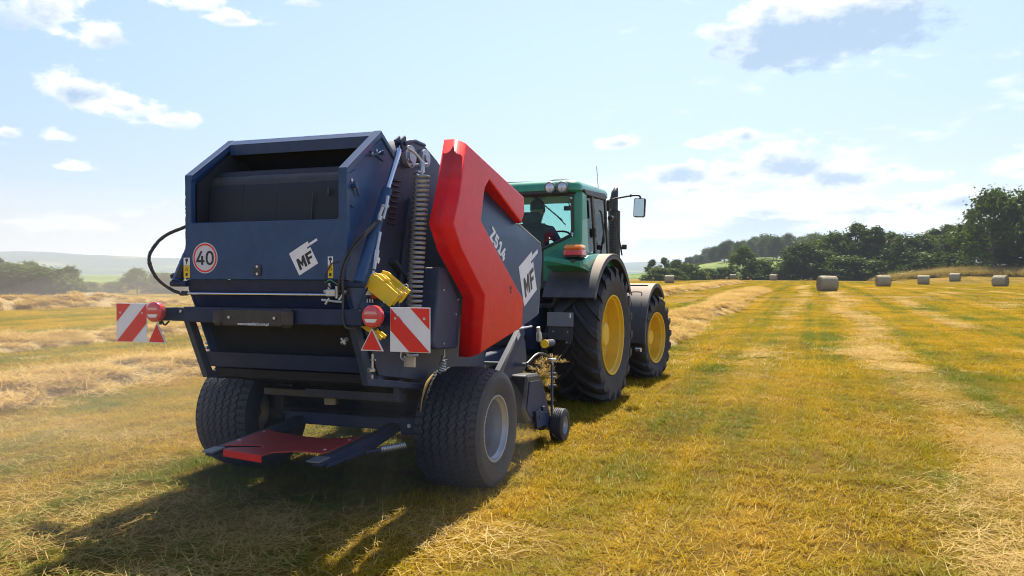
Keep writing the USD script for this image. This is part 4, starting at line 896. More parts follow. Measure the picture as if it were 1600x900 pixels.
gp = [(-.353, 1.692), (-.264, 1.688), (.006, 1.41), (-.03, 1.063), (-.40, 1.085), (-.46, 1.10), (-.49, 1.15)]
gpr = np.array(Polygon(gp).buffer(.03, 4).buffer(-.06, 4).buffer(.03, 4).exterior.coords)[:-1]
g1, g2 = both('rear_guard', prism(gpr, 'x', .80, .935, .012), chamber_grey)
obj('guard_bolt', cat(bolts_x(.935, [(-.30, 1.52), (-.03, 1.44), (-.30, 1.12), (-.08, 1.33)], .009, .006)), steel, g1)
# red side panels and grey infill with lettering
RP = [(-.244, 2.61), (1.04, 2.324), (1.058, 2.183), (.973, 2.089), (.215, 2.388), (.12, 2.313), (.041, 2.057), (.44, 1.787), (1.034, 1.412), (.99, 1.169), (.02, 1.022), (.11, 1.469), (-.344, 1.818), (-.487, 2.0), (-.374, 2.232)]
RPs = np.array(RP)
def red_panel():
    out = np.array(RP); mid = out.copy()
    for k, (dy, dz) in {0: (-.05, .028), 14: (-.065, .01), 13: (-.065, .0), 12: (-.065, -.01), 11: (-.06, -.01), 10: (-.055, -.025), 9: (.0, -.035), 1: (.0, .025)}.items(): mid[k] += (dy, dz)
    if _area(out) < 0: out, mid = out[::-1], mid[::-1]
    n = len(out); layers = [(inset(mid, .03), .925), (mid, .94), (mid, 1.018), (mid * .93 + out * .07, 1.034), (mid * .75 + out * .25, 1.05), (mid * .5 + out * .5, 1.066), (mid * .22 + out * .78, 1.082), (out, 1.093), (inset(out, .006), 1.098), (inset(out, .016), 1.10)]
    V = np.vstack([np.c_[q, np.full(n, h)] for q, h in layers]); F = []
    for k in range(len(layers) - 1):
        for i in range(n):
            j = (i + 1) % n; F += [(k * n + i, k * n + j, (k + 1) * n + j), (k * n + i, (k + 1) * n + j, (k + 1) * n + i)]
    F += [tuple(x[::-1]) for x in tri(layers[0][0])] + [tuple(x + (len(layers) - 1) * n) for x in tri(layers[-1][0])]
    return tm(place(V, 'x')[0], F)
both('red_side_panel', red_panel(), red, smooth=34)
IN = Polygon([(.215, 2.388), (.973, 2.089), (1.612, 1.922), (1.652, 1.788), (1.536, 1.254), (1.046, 1.165), (.99, 1.169), (1.034, 1.412), (.44, 1.787), (.041, 2.057), (.12, 2.313)]).buffer(.004)
INp = np.array(IN.buffer(-.02, 3).buffer(.02, 3).simplify(.002).exterior.coords)[:-1]
def infill():
    m = prism(INp, 'x', 1.03, 1.068, .006).subdivide_to_size(.12); v = m.vertices
    v[:, 0] -= .085 * np.clip((v[:, 2] - 2.0) / .38, 0, 1); return m
i1, i2 = both('grey_side_panel', infill(), infill_grey)
both('panel_support', cat([prism([(.05, 2.40), (.9, 2.2), (1.4, 1.8), (1.3, 1.3), (.4, 1.15), (.35, 1.5), (.05, 1.85)], 'x', .80, .93, .01)]), void)
obj('panel_edge', tube([(1.045, .99, 2.10), (1.066, 1.60, 1.935), (1.06, 1.655, 1.80), (1.06, 1.55, 1.265)], .006, 6), steel, i1)
for _k2, _c in enumerate('Z514'):                                # heavy spaced characters running down the panel
    _o = np.array([1.0685, .285, 1.938]) + np.array([0, .857, -.515]) * (.098 * _k2 - (.008 if _k2 > 2 else 0))
    obj('model_number', [text_on(_c, .105, True, _o + np.array([.0003 * j, .857 * dx + .515 * dy, -.515 * dx + .857 * dy]), (0, .857, -.515), (0, .515, .857), .0012) for j, (dx, dy) in enumerate(((0, 0), (.007, 0), (0, .006), (.007, .006)))], white, i1)
a = math.radians(22.5); logo((1.0685, 1.13, 1.345), (0, math.cos(a), math.sin(a)), (0, -math.sin(a), math.cos(a)), .385, i1, white, (1, 0, 0))
obj('panel_lock', [disc_x(1.099, 1.104, .016, (.70, 1.52), 12), disc_x(1.099, 1.104, .012, (.70, 1.485), 12)], black, B)
# underside, axle, bale ramp
obj('axle', [cyl((-.80, 0, .465), (.80, 0, .465), .06, 16)] + [cbox((s * .72, .05, .60), (.10, .22, .36), .01) for s in (-1, 1)], black, B)
obj('lower_frame', [cbox((0, -.33, .70), (1.24, .10, .06), .006), cbox((0, .30, .60), (1.24, .12, .10), .006)] + [cbox((s * .66, .75, .66), (.09, 1.5, .10), .008) for s in (-1, 1)], black, B)
obj('rotor_housing', [cbox((0, .72, .62), (1.36, 1.0, .34), .03), cbox((0, .25, .66), (1.30, .3, .22), .02)], void, B)
obj('underside_bar', [prism([(-.42, .745), (-.36, .745), (-.36, .69), (-.42, .69)], 'x', -.2, .62, .004), cbox((.60, -.39, .77), (.05, .07, .16), .005)], chamber_grey, B)
for s in (-1, 1):
    ar = obj('ramp_arm', [prism([(-1.22, .365), (-1.22, .40), (-.3, .455), (.05, .50), (.05, .41), (-.3, .39)], 'x', s * .44 - .04, s * .44 + .04, .005)], navy_dark, B)
    obj('arm_tip', cbox((s * .43, -1.19, .402), (.10, .13, .012), .003, rx=3), plate_grey, ar)
    obj('arm_side', prism([(-1.17, .375), (-.55, .385), (-.1, .45), (-.1, .42), (-.55, .345), (-1.17, .345)], 'x', s * .485 - .006, s * .485 + .006, .002), navy_dark, ar)
obj('ramp_cross_beam', [cbox((0, -.10, .46), (1.16, .11, .10), .008), cbox((.62, -.12, .47), (.16, .26, .14), .012)], navy_dark, B)
rpl = [(-.44, -.57), (-.30, -.64), (.0, -.70), (.20, -.71), (.36, -.60), (.40, -.60), (.40, -1.08), (.20, -1.08), (.05, -1.17), (.03, -1.27), (-.34, -1.195), (-.335, -1.15), (-.10, -1.06), (-.16, -1.02), (-.42, -1.10)]
rz = obj('red_ramp_plate', move(rot(prism(rpl, 'z', -.004, .004, .001), 2.2, (1, 0, 0), (0, -.9, 0)), (0, 0, .424)), red_dull, B)
obj('ramp_lip', prism([(.031, -1.272), (-.342, -1.197), (-.340, -1.189), (.033, -1.264)], 'z', .365, .412, .001), red, rz)
obj('ramp_bolt', cat([cyl((x, y, .42), (x, y, .434 + (y + .9) * .03), .012, 8) for x, y in ((-.40, -.66), (-.40, -.95), (.37, -.70), (.36, -1.0))]), steel, rz)
obj('ramp_spring', coil((.58, -.62, .365), (.72, -.50, .385), .020, .006, 14), steel, B); obj('spring_rod', cyl((.50, -.70, .355), (.60, -.61, .365), .012, 8), navy_dark, B)
wd = obj('arrow_decal', cbox((.70, -.205, .485), (.055, .002, .055), .0006), white, B); obj('arrow', flat_shape(Polygon([(.679, .468), (.721, .468), (.70, .502)]), 'y', -.2062, -.001), ink, wd)
obj('frame_hook', [cyl((.62, -.253, .475), (.62, -.248, .475), .016, 10), cyl((.70, -.258, .425), (.70, -.252, .425), .012, 10)], steel, B)
obj('wooden_block', cbox((-.20, -.05, .60), (.10, .08, .07), .008, rz=15), mat('pale_wood', (.42, .33, .2), .8), B)
obj('tension_chain', [coil((.86, -.12, 1.0), (.80, -.16, .72), .022, .006, 16), cyl((.86, -.12, 1.06), (.86, -.12, 1.0), .006, 6), tube(spline([(.80, -.16, .72), (.79, -.17, .66), (.77, -.2, .62)], 8), .008, 6), cyl((.74, -.28, .76), (.80, -.18, .70), .006, 6)], steel, B)
# flotation wheels
def flotation_tyre():
    prof = [(.255, -.235), (.30, -.25), (.36, -.262), (.40, -.258), (.438, -.244)]
    xs = np.linspace(-.238, .238, 121); cr = .465 - .028 * (np.abs(xs) / .238) ** 3.2
    P = np.array(prof + [(r_, x_) for r_, x_ in zip(cr, xs)] + [(r_, -x_) for r_, x_ in prof[::-1]])
    n = 420; m = lathe(P, n); v = m.vertices; K = len(P)
    ang = np.repeat(np.arange(n) / n * 2 * PI, K); r_ = np.tile(P[:, 0], n); x_ = v[:, 0].copy()
    tread = np.abs(x_) < .2385
    pitch = 2 * PI / 46; ph_ = (ang / pitch) % 1; zig = (np.abs(ph_ - .5) * 4 - 1) * .011
    d = np.zeros(len(v))
    for k, gx in enumerate(np.linspace(-.165, .165, 6)):
        d = np.maximum(d, 1 - np.clip((np.abs(x_ - gx - zig * (1 if k % 2 else -1)) - .0035) / .002, 0, 1))
    lat = (np.abs(x_) > .195) & (((ang / pitch + .25) % 1) < .24); d = np.maximum(d, lat * .8)
    sip = (((ang / pitch * 1 + x_ * 9) % 1) < .10) & (np.abs(x_) < .2); d = np.maximum(d, sip * .35)
    rr = r_ - d * .013 * tread
    v[:, 1] = np.cos(ang) * rr; v[:, 2] = np.sin(ang) * rr
    v[:, 1] *= 1.0; low = v[:, 2] < -.445; v[low, 2] = -.445 - (v[low, 2] + .445) * 0.0
    m.vertices = v; return m
def rim_mesh(prof, n=56): return lathe(prof, n)
for s, lab in ((1, None), (-1, None)):
    w = UsdGeom.Xform.Define(stage, numbered(path_of(B), 'wheel')); w.AddTranslateOp().Set(Gf.Vec3d(s * 1.005, 0, .452))
    if s < 0: w.AddRotateZOp().Set(180.0)
    obj('tyre', flotation_tyre(), rubber, w, smooth=25)
    rm = rim_mesh([(.254, .225), (.262, .232), (.256, .240), (.243, .238), (.236, .215), (.222, .20), (.216, .15), (.206, .12), (.203, .0), (.17, -.03), (.13, -.01), (.085, .0), (.08, -.01), (0, -.01)])
    obj('rim', rm, silver, w)
    obj('hub', cat([lathe([(.062, -.02), (.062, .07), (.052, .085), (0, .088)], 24)] + [cyl((-.01, .075 * math.cos(t), .075 * math.sin(t)), (.03, .075 * math.cos(t), .075 * math.sin(t)), .011, 6) for t in np.arange(6) * PI / 3 + .3]), navy_dark, w)
# pick-up with gauge wheels
def pickup():
    cov = np.array(Polygon([(1.16, .72), (1.50, .70), (1.60, .64), (1.86, .24), (1.84, .13), (1.70, .12), (1.45, .24), (1.20, .27), (1.05, .40)]).buffer(.04, 4).buffer(-.08, 4).buffer(.04, 4).exterior.coords)[:-1]
    for s in (1, -1):
        f = (lambda m: m) if s > 0 else mirx
        p = obj('pickup_cover', f(prism(cov, 'x', .92, 1.09, .02)), black, B)
        obj('cover_panel', f(prism(np.array(Polygon(cov).buffer(-.06).exterior.coords)[:-1], 'x', 1.088, 1.10, .004)), navy_dark, p)
        obj('wheel_carrier', f(cat([prism([(1.30, .37), (1.44, .37), (1.46, .34), (1.52, .34), (1.52, .38), (1.58, .38), (1.90, .12), (1.86, .08), (1.55, .20), (1.34, .20)], 'x', 1.10, 1.125, .003)] + bolts_x(1.125, [(1.82, .17), (1.40, .30), (1.60, .30)], .013)))
            , navy_dark, B)
        pst = obj('height_post', f(prism([(1.70, .78), (1.735, .78), (1.735, .22), (1.70, .22)], 'x', 1.14, 1.155, .002)), chamber_grey, B)
        obj('post_pin', f(cat([coil((1.148, 1.715, .80), (1.149, 1.716, .815), .035, .008, 2, 18)] + [cyl((1.12, 1.716, z), (1.19, 1.716, z), .008, 6) for z in (.68, .56, .64)] + [cyl((1.15, 1.716, .76), (1.15, 1.716, .80), .012, 8)])), steel, pst)
        wz = .16
        w = UsdGeom.Xform.Define(stage, numbered(path_of(B), 'gauge_wheel')); w.AddTranslateOp().Set(Gf.Vec3d(s * 1.19, 1.83, wz))
        if s < 0: w.AddRotateZOp().Set(180.0)
        pr = [(.085, -.06), (.10, -.066), (.135, -.066), (.155, -.058)]
        for x in np.linspace(-.052, .052, 27): pr.append((.165 - .004 * (x / .052) ** 2 - (.006 if int((x + .052) / .004) % 5 == 2 else 0), x))
        pr += [(.155, .058), (.135, .066), (.10, .066), (.085, .06)]
        obj('tyre', lathe(pr, 48), rubber, w); obj('rim', lathe([(.088, .06), (.08, .058), (.072, .03), (.06, .012), (.03, .02), (.028, .05), (0, .052)], 32), silver, w)
        ax = f(cyl((1.10, 1.83, wz), (1.20, 1.83, wz), .018, 10)); obj('wheel_axle', ax, steel, B)
        obj('draught_arm', f(prism([(1.02, .62), (1.16, .55), (1.92, 1.03), (1.90, 1.12), (1.80, 1.10)], 'x', .74, .80, .005)), navy_dark, B)
        obj('arm_hose', f(hose([(.82, 1.55, .98), (.83, 1.35, .86), (.83, 1.15, .70), (.82, 1.0, .58), (.80, 1.05, .50)], .012)), black, B)
        obj('arm_plate', f(prism([(1.16, .55), (1.92, 1.03), (2.0, .95), (2.05, .70), (1.7, .55), (1.4, .30)], 'x', .76, .775, .003)), chamber_grey, B)
        obj('label_plate', f(cbox((.803, 1.72, 1.03), (.002, .09, .05), .0004, rx=32)), white, B)
        obj('cross_bar', f(cyl((.80, 1.70, 1.10), (.80, 2.12, 1.10), .010, 8)), steel, B)
        obj('bottle', f(cat([tube([(.90, 2.05, 1.06), (.90, 2.06, 1.03), (.90, 2.07, .98), (.90, 2.06, .95)], [.018, .028, .032, .022], 14), cyl((.90, 2.04, 1.10), (.90, 2.05, 1.06), .018, 10)])), steel, B)
        pin = obj('hose_holder', f(cyl((.90, 2.26, .912), (.90, 2.50, .905), .040, 16)), chamber_grey, B); obj('yellow_cap', f(cyl((.90, 2.243, .912), (.90, 2.262, .912), .044, 16)), yellow, pin)
        obj('guard_rod', f(tube(spline([(.95, 1.55, .78), (1.0, 1.75, .86), (1.05, 1.95, .80), (1.08, 2.0, .62), (1.06, 1.9, .5)], 20), .012, 7)), black, B)
    obj('pickup_reel', [cyl((-.95, 1.62, .36), (.95, 1.62, .36), .14, 20), cyl((-.95, 1.78, .58), (.95, 1.78, .58), .05, 14)], navy_dark, B)
    tn = []
    for k in range(24):
        x = -.92 + k * .08
        for t in (0.4, 1.9, 3.5, 5.0):
            t2 = t + k * .35; tn.append(cyl((x, 1.62 + .13 * math.cos(t2), .36 + .13 * math.sin(t2)), (x, 1.62 + .24 * math.cos(t2 - .25), .36 + .24 * math.sin(t2 - .25)), .004, 4))
    tag(obj('reel_tine', tn, steel, B), kind='stuff')
    obj('wind_guard', [tube(spline([(x, 1.70, .75), (x, 2.0, .68), (x, 2.12, .45)], 8), .006, 5) for x in np.arange(-.85, .86, .17)] + [cyl((-.9, 1.72, .75), (.9, 1.72, .75), .02, 10)], plate_grey, B)
pickup()
obj('drawbar', [prism([(-.30, 1.4), (.30, 1.4), (.07, 3.9), (-.07, 3.9)], 'z', .62, .76, .01), cyl((0, 3.86, .62), (0, 3.86, .80), .06, 16)], navy_dark, B)
obj('drive_shaft', [cyl((0, 1.5, .95), (0, 4.0, .80), .07, 16), cyl((0, 1.45, .95), (0, 1.7, .935), .11, 16), cyl((0, 3.75, .815), (0, 4.0, .80), .11, 16)], black, B)

# yellow wheel chocks clipped to the baler's frame
def chock(pts, y0, y1, label, folds):
    t = thing('wheel_chock', label, 'wheel chock')
    P = np.array(pts)
    for k in range(folds):
        q = P.copy(); q[:, 0] += .010 * k; q[:, 1] += .008 * k * (1 if k % 2 else .3)
        y = y0 + (y1 - y0) * k / folds; obj('yellow_plate', prism(q, 'y', y, y + (y1 - y0) / folds * .55, .003), yellow, t)
    return t
ck = chock([(.80, 1.64), (.845, 1.628), (1.005, 1.505), (.935, 1.425), (.756, 1.547)], -1.13, -1.0, 'folded yellow wheel chock held above the round right rear lamp of the baler', 4)
obj('wire_handle', tube(spline([(.95, -1.10, 1.50), (1.03, -1.10, 1.57), (1.055, -1.10, 1.55), (.98, -1.10, 1.48)], 14), .004, 6), steel, ck)
obj('pivot', [cyl((.90, -1.135, 1.455), (.90, -1.0, 1.455), .007, 6)], steel, ck)
chock([(.700, 1.325), (.735, 1.322), (.875, 1.225), (.86, 1.205), (.70, 1.30)], -1.12, -1.05, 'small yellow chock end sticking out below the round right rear lamp of the baler', 2)
obj('chock_bracket', [cbox((.80, -1.06, 1.50), (.10, .02, .16), .004, ry=35), cbox((.90, -1.07, 1.42), (.16, .015, .05), .004, ry=-20), cbox((.74, -1.05, 1.26), (.02, .02, .12), .004)], chamber_grey, B)

# ------------------------------------------------------------------ the tractor
T = thing('tractor', 'green tractor with yellow wheel rims and glazed cab, pulling the baler', 'tractor', (0, 4.566, 0), math.radians(-2.66))
def lug_tyre(R, rim_r, hw, nl, lugh, sweep):
    Rc = R - lugh
    prof = [(rim_r, -hw * .72), (rim_r + .03, -hw * .86), ((rim_r + Rc) / 2, -hw * .99), (Rc - .10, -hw * 1.0), (Rc - .045, -hw * .95), (Rc - .012, -hw * .80), (Rc, -hw * .5), (Rc + .004, 0)]
    prof = prof + [(r, -h) for r, h in prof[:-1][::-1]]
    body = lathe(prof, 96)
    V, F = [], []
    S = 7
    for s in (-1, 1):
        for k in range(nl):
            a0 = 2 * PI * (k + (.5 if s > 0 else 0)) / nl; o = len(V)
            for i in range(S):
                t = i / (S - 1); x = s * (hw * (-.04 + 1.06 * t)); a = a0 - sweep * t ** 0.8
                sh = max(0, (t - .72) / .28); rb = Rc - .02 - .085 * sh ** 1.6; rt = R - .035 * sh ** 1.5 - (.02 if t == 1 else 0)
                wb, wt = .040 + .028 * t, .026 + .020 * t
                for rr, w in ((rb, -wb), (rt, -wt), (rt, wt), (rb, wb)):
                    an = a + w / R; V.append((x, rr * math.sin(an), rr * math.cos(an)))
            for i in range(S - 1):
                for q in range(3):
                    A, Bq, C_, D = o + i * 4 + q, o + i * 4 + q + 1, o + (i + 1) * 4 + q + 1, o + (i + 1) * 4 + q
                    F += [(A, Bq, C_), (A, C_, D)]
            e = o + (S - 1) * 4; F += [(o, o + 2, o + 1), (o, o + 3, o + 2), (e, e + 1, e + 2), (e, e + 2, e + 3)]
    lug = tm(V, F); lug.fix_normals(multibody=True)
    m = cat([body, lug]); low = m.vertices[:, 2] < -(R - .03); m.vertices[low, 2] = -(R - .03)
    return m
def tractor_wheel(x, y, R, hw, rim_r, nl, steer, side, sweep, lugh):
    w = UsdGeom.Xform.Define(stage, numbered(path_of(T), 'wheel')); w.AddTranslateOp().Set(Gf.Vec3d(side * x, y, R - .04))
    w.AddRotateZOp().Set((180.0 if side < 0 else 0.0) + steer)
    obj('tyre', lug_tyre(R, rim_r - .02, hw, nl, lugh, sweep), tractor_rubber, w, smooth=35)
    e = hw * .86; k = rim_r
    rm = lathe([(k - .03, e - .02), (k, e), (k - .004, e + .012), (k - .022, e + .010), (k - .034, e - .03), (k - .052, e - .045), (k - .058, e - .10), (k - .066, e - .115), (k - .075, e - .19), (k - .10, e - .215), (k - .13, e - .225), (k * .55, e - .20), (k * .42, e - .17), (k * .40, e - .16), (0, e - .16)], 64)
    obj('rim', rm, yellow_rim, w)
    hb = [lathe([(k * .30, e - .165), (k * .30, e - .10), (k * .26, e - .085), (0, e - .085)], 28)] + [cyl((e - .165, k * .36 * math.cos(t), k * .36 * math.sin(t)), (e - .135, k * .36 * math.cos(t), k * .36 * math.sin(t)), .016, 6) for t in np.arange(8) * PI / 4]
    obj('hub', hb, yellow_rim, w)
    return w
for s in (1, -1):
    tractor_wheel(.83, 0, .895, .30, .520, 20, 0, s, .42, .055)
    tractor_wheel(.84, 2.59, .675, .265, .405, 18, -6.5, s, .42, .045)
def arc_plate(c, ry, rz, a0, a1, x0, x1, th, n=28, lip=0.05):
    a = np.radians(np.linspace(a0, a1, n)); out = np.c_[c[0] + ry * np.cos(a), c[1] + rz * np.sin(a)]; inn = np.c_[c[0] + (ry - th) * np.cos(a), c[1] + (rz - th) * np.sin(a)]
    ms = [prism(np.vstack([out, inn[::-1]]), 'x', x0, x1, .006)]
    if lip:
        inn2 = np.c_[c[0] + (ry - lip) * np.cos(a), c[1] + (rz - lip) * np.sin(a)]
        ms.append(prism(np.vstack([inn + 0, inn2[::-1]]), 'x', x1 - .015, x1, .003))
    return cat(ms)
def mir(f): return f, mirx(f)
def tboth(name, m, mt, parent=T, smooth=30): return obj(name, m, mt, parent, smooth), obj(name, mirx(m), mt, parent, smooth)
tboth('rear_fender', arc_plate((0, .88), .98, 1.02, 30, 152, .44, 1.11, .025, lip=.07), fender_grey)
fg = np.array(Polygon([(-.86, 1.74), (-.90, 1.80), (-.88, 1.86), (-.55, 1.945), (-.1, 1.975), (.35, 1.95), (.6, 1.85), (.6, 1.6), (-.4, 1.6)]).buffer(.03, 3).buffer(-.03, 3).exterior.coords)[:-1]
def fender_top():
    m = prism(fg, 'x', .46, .97, .03); v = m.vertices
    v[:, 2] -= .10 * np.clip((v[:, 0] - .70) / .27, 0, 1) ** 2 * (v[:, 2] > 1.8); return m
tboth('fender_top', fender_top(), green, smooth=40)
lp = np.array(sbox(.715, -.905, .955, -.66).buffer(-.05).buffer(.05, 5).exterior.coords)[:-1]
for sx in (1, -1):
    f = (lambda m: m) if sx > 0 else mirx
    tl = obj('tail_lamp', f(prism(lp, 'z', 1.865, 1.93, .008)), lens_red, T)
    obj('indicator_lens', f(prism(inset(lp if _area(lp) > 0 else lp[::-1], .006), 'z', 1.931, 1.992, .022)), lens_orange, tl)
    obj('lamp_base', f(cbox((.835, -.78, 1.855), (.22, .22, .03), .01)), black, T)
    obj('fender_socket', f(cbox((.85, -.905, 1.80), (.05, .02, .04), .006)), black, T)
# front fenders turn with the wheels
tboth('front_fender', arc_plate((2.60, .63), .80, .86, 48, 182, .62, 1.07, .02, lip=.06), fender_grey)
tboth('fender_stay', cat([cyl((.55, 2.4, 1.0), (.75, 2.4, 1.44), .02, 8), cbox((.80, 2.4, 1.46), (.35, .06, .02), .004)]), black)
tboth('fender_handle', tube(spline([(.80, 2.07, 1.31), (.80, 2.05, 1.36), (.95, 2.05, 1.36), (.95, 2.07, 1.31)], 10), .009, 6), black)
# body, bonnet, axles
obj('transmission', [cbox((0, .3, .95), (.55, 1.9, .62), .05), cbox((0, 1.9, .88), (.48, 1.6, .5), .05)], navy_dark, T)
obj('rear_axle', [cyl((-.80, 0, .855), (.80, 0, .855), .15, 20)], green, T)
obj('front_axle', [cyl((-.80, 2.59, .635), (.80, 2.59, .635), .09, 16), cbox((0, 2.6, .70), (.4, .4, .3), .03)], green, T)
bonn = [(-.36, 1.05), (-.38, 1.55), (-.33, 1.78), (-.20, 1.87), (.20, 1.87), (.33, 1.78), (.38, 1.55), (.36, 1.05)]
def bonnet():
    m = prism(bonn, 'y', 1.05, 3.25, .05); v = m.vertices; t = np.clip((v[:, 1] - 1.05) / 2.2, 0, 1)
    v[:, 2] -= .22 * t ** 1.6 * np.clip((v[:, 2] - 1.05) / .8, 0, 1); v[:, 0] *= 1 - .12 * t; return m
obj('bonnet', bonnet(), green, T, smooth=40)
obj('front_grille', [cbox((0, 3.25, 1.32), (.52, .04, .5), .02)] + [cbox((0, 3.275, 1.14 + .06 * k), (.48, .015, .02), .004) for k in range(7)], black, T)
obj('front_weight', [cbox((-.27 + .09 * k, 3.42, .80), (.07, .30, .42), .02) for k in range(7)], navy_dark, T)
tboth('fuel_tank', cbox((.52, 1.25, .80), (.36, .85, .52), .06), black)
tboth('step', cat([cbox((.72, 1.25, z), (.26, .30, .03), .006) for z in (.50, .78, 1.06)] + [cbox((.84, y, .80), (.012, .03, .68), .003) for y in (1.11, 1.39)]), black)
tboth('step_light', cyl((.98, 1.62, .52), (1.06, 1.60, .52), .032, 12), steel)
obj('linkage', [cyl((s * .35, -.25, .62), (s * .42, -1.0, .52), .045, 10) for s in (-1, 1)] + [cyl((s * .35, -.25, 1.25), (s * .42, -.85, .58), .028, 8) for s in (-1, 1)] + [cbox((0, -.62, .55), (.5, .12, .12), .01), cbox((0, -.42, .75), (.5, .25, .5), .03)], black, T)
gpl = obj('hitch_plate', [cbox((.745, -1.06, 1.10), (.33, .012, .17), .004)], plate_grey, T)
obj('plate_bracket', [cbox((.745, -1.055, .93), (.31, .014, .155), .004), cbox((.60, -.95, .90), (.35, .10, .05), .006), cbox((.84, -1.05, .83), (.07, .03, .05), .004)], black, T)
obj('plate_bolt', cat(bolts_y(-1.063, [(.66, .955), (.84, .955), (.83, .83)], .010, .006)), steel, gpl)
obj('plate_label', cbox((.875, -1.0675, 1.145), (.018, .002, .055), .0004), white, gpl)
# cab
def beam(a, b, w, d, mt, name, parent=T):
    return obj(name, tube([a, b], [w, w], 10), mt, parent)
roof2 = sbox(-.78, -.47, .78, .93).buffer(-.16).buffer(.16, 6)
def roof():
    p = np.array(roof2.exterior.coords)[:-1]; p = p if _area(p) > 0 else p[::-1]; n = len(p)
    lay = [(inset(p, .05), 2.675), (p, 2.70), (p, 2.755), (inset(p, .03), 2.80), (inset(p, .10), 2.832), (inset(p, .26), 2.85), (inset(p, .40), 2.855)]
    V = np.vstack([np.c_[q, np.full(n, h)] for q, h in lay]); F = []
    for k in range(len(lay) - 1):
        for i in range(n):
            j = (i + 1) % n; F += [(k * n + i, k * n + j, (k + 1) * n + j), (k * n + i, (k + 1) * n + j, (k + 1) * n + i)]
    F += [tuple(x[::-1]) for x in tri(lay[0][0])] + [tuple(x + (len(lay) - 1) * n) for x in tri(lay[-1][0])]
    return tm(V, F)
rf = obj('cab_roof', roof(), green, T, smooth=50)
obj('roof_lining', [cbox((0, .25, 2.665), (1.40, 1.25, .03), .01), cbox((0, -.43, 2.683), (1.25, .06, .06), .01)], black, rf)
tboth('roof_visor', prism([(-.30, 2.715), (.60, 2.74), (.72, 2.70), (.66, 2.655), (-.22, 2.655)], 'x', .775, .80, .004), black)
for x in (.40, .565, -.40, -.565):
    l = obj('work_light', rlathe_y([(0, -.05), (.05, -.04), (.072, .0), (.074, .05), (.066, .062), (.062, .05)], (x, -.44, 2.735), 24), plate_grey, T)
    obj('lamp_glass', rlathe_y([(.063, .048), (.05, .056), (0, .06)], (x, -.44, 2.735), 24), lamp_glass, l)
tboth('rear_pillar', prism([(-.35, 2.69), (-.36, 2.55), (-.36, 1.97), (-.02, 1.86), (-.08, 2.05), (-.16, 2.69)], 'x', .655, .785, .02), green)
tboth('pillar_seal', cat([tube([(.655, -.375, 2.64), (.665, -.375, 2.20), (.64, -.375, 2.13), (.27, -.375, 1.965), (.0, -.375, 1.955)], .020, 8)]), black)
tboth('hinge', cat([cbox((.655, -.395, 2.60), (.03, .03, .03), .006), cbox((.67, -.395, 2.15), (.03, .03, .03), .006)]), steel)
obj('rear_header', cbox((0, -.365, 2.655), (1.30, .04, .05), .008), black, T)
tboth('lower_rear_panel', prism([(.27, 1.95), (.66, 2.12), (.78, 2.05), (.78, 1.55), (.27, 1.55)], 'y', -.375, -.34, .006), green)
obj('rear_wall', cbox((0, -.34, 1.70), (.9, .03, .5), .006), black, T)
obj('rear_window', prism([(-.65, 2.64), (.65, 2.64), (.655, 2.15), (.27, 1.96), (-.27, 1.96), (-.655, 2.15)], 'y', -.367, -.361, 0), glass, T, smooth=False)
tboth('door_glass', prism([(-.13, 2.66), (.04, 2.66), (.20, 1.95), (-.02, 1.90), (-.06, 2.05)], 'x', .765, .771, 0), glass, smooth=False)
tboth('front_door_glass', prism([(.14, 2.66), (.66, 2.66), (.90, 1.62), (.62, 1.40), (.30, 1.60), (.28, 2.0)], 'x', .765, .771, 0), glass, smooth=False)
tboth('door_pillar', prism([(.05, 2.69), (.13, 2.69), (.30, 1.95), (.30, 1.45), (.22, 1.45), (.22, 1.95)], 'x', .745, .785, .006), black)
tboth('front_pillar', prism([(.66, 2.69), (.72, 2.69), (.97, 1.55), (.90, 1.45), (.88, 1.62)], 'x', .73, .785, .006), black)
tboth('door_handle', cbox((.80, .16, 2.18), (.03, .06, .12), .008), black)
tboth('grab_rail', tube(spline([(.80, .32, 2.48), (.83, .34, 2.45), (.84, .44, 2.10), (.80, .46, 2.05)], 14), .012, 7), black)
obj('windscreen', prism([(-.72, 2.66), (.72, 2.66), (.74, 1.6), (-.74, 1.6)], 'y', .93, .936, 0), glass, T, smooth=False)
obj('cab_floor', [cbox((0, .3, 1.22), (1.4, 1.3, .08), .02), cbox((.55, -.1, 1.5), (.35, .5, .5), .05), cbox((-.55, -.1, 1.5), (.35, .5, .5), .05)], black, T)
tboth('cab_side', prism([(-.30, 1.9), (.22, 1.9), (.22, 1.3), (-.30, 1.3)], 'x', .70, .75, .01), green)
obj('dashboard', [cbox((0, .86, 1.75), (.5, .18, .5), .05), cbox((.58, .25, 1.72), (.16, .6, .3), .04)], black, T)
stw = obj('steering_wheel', rot(tube([(.19 * math.cos(t), .19 * math.sin(t), 0) for t in np.linspace(0, 2 * PI, 36)], .014, 7), 0, (1, 0, 0)), black, None) if False else None
def wheel_ring():
    a = np.linspace(0, 2 * PI, 36); return rot(cat([tube(np.c_[.20 * np.cos(a), .20 * np.sin(a), 0 * a], .014, 7), cyl((-.2, 0, 0), (.2, 0, 0), .012, 6), cyl((0, 0, -.2), (0, 0, .01), .03, 8)]), 38, (1, 0, 0))
obj('steering_wheel', move(wheel_ring(), (.06, .74, 2.13)), black, T)
obj('seat', [cbox((0, .18, 1.62), (.52, .50, .14), .05), cbox((0, -.08, 1.98), (.48, .13, .66), .05, rx=8), cbox((0, -.12, 2.38), (.28, .09, .16), .04, rx=8), cbox((0, .15, 1.42), (.36, .36, .3), .04)], seat_cloth, T)
tboth('armrest', cbox((.31, .12, 1.85), (.09, .36, .06), .02), seat_cloth)
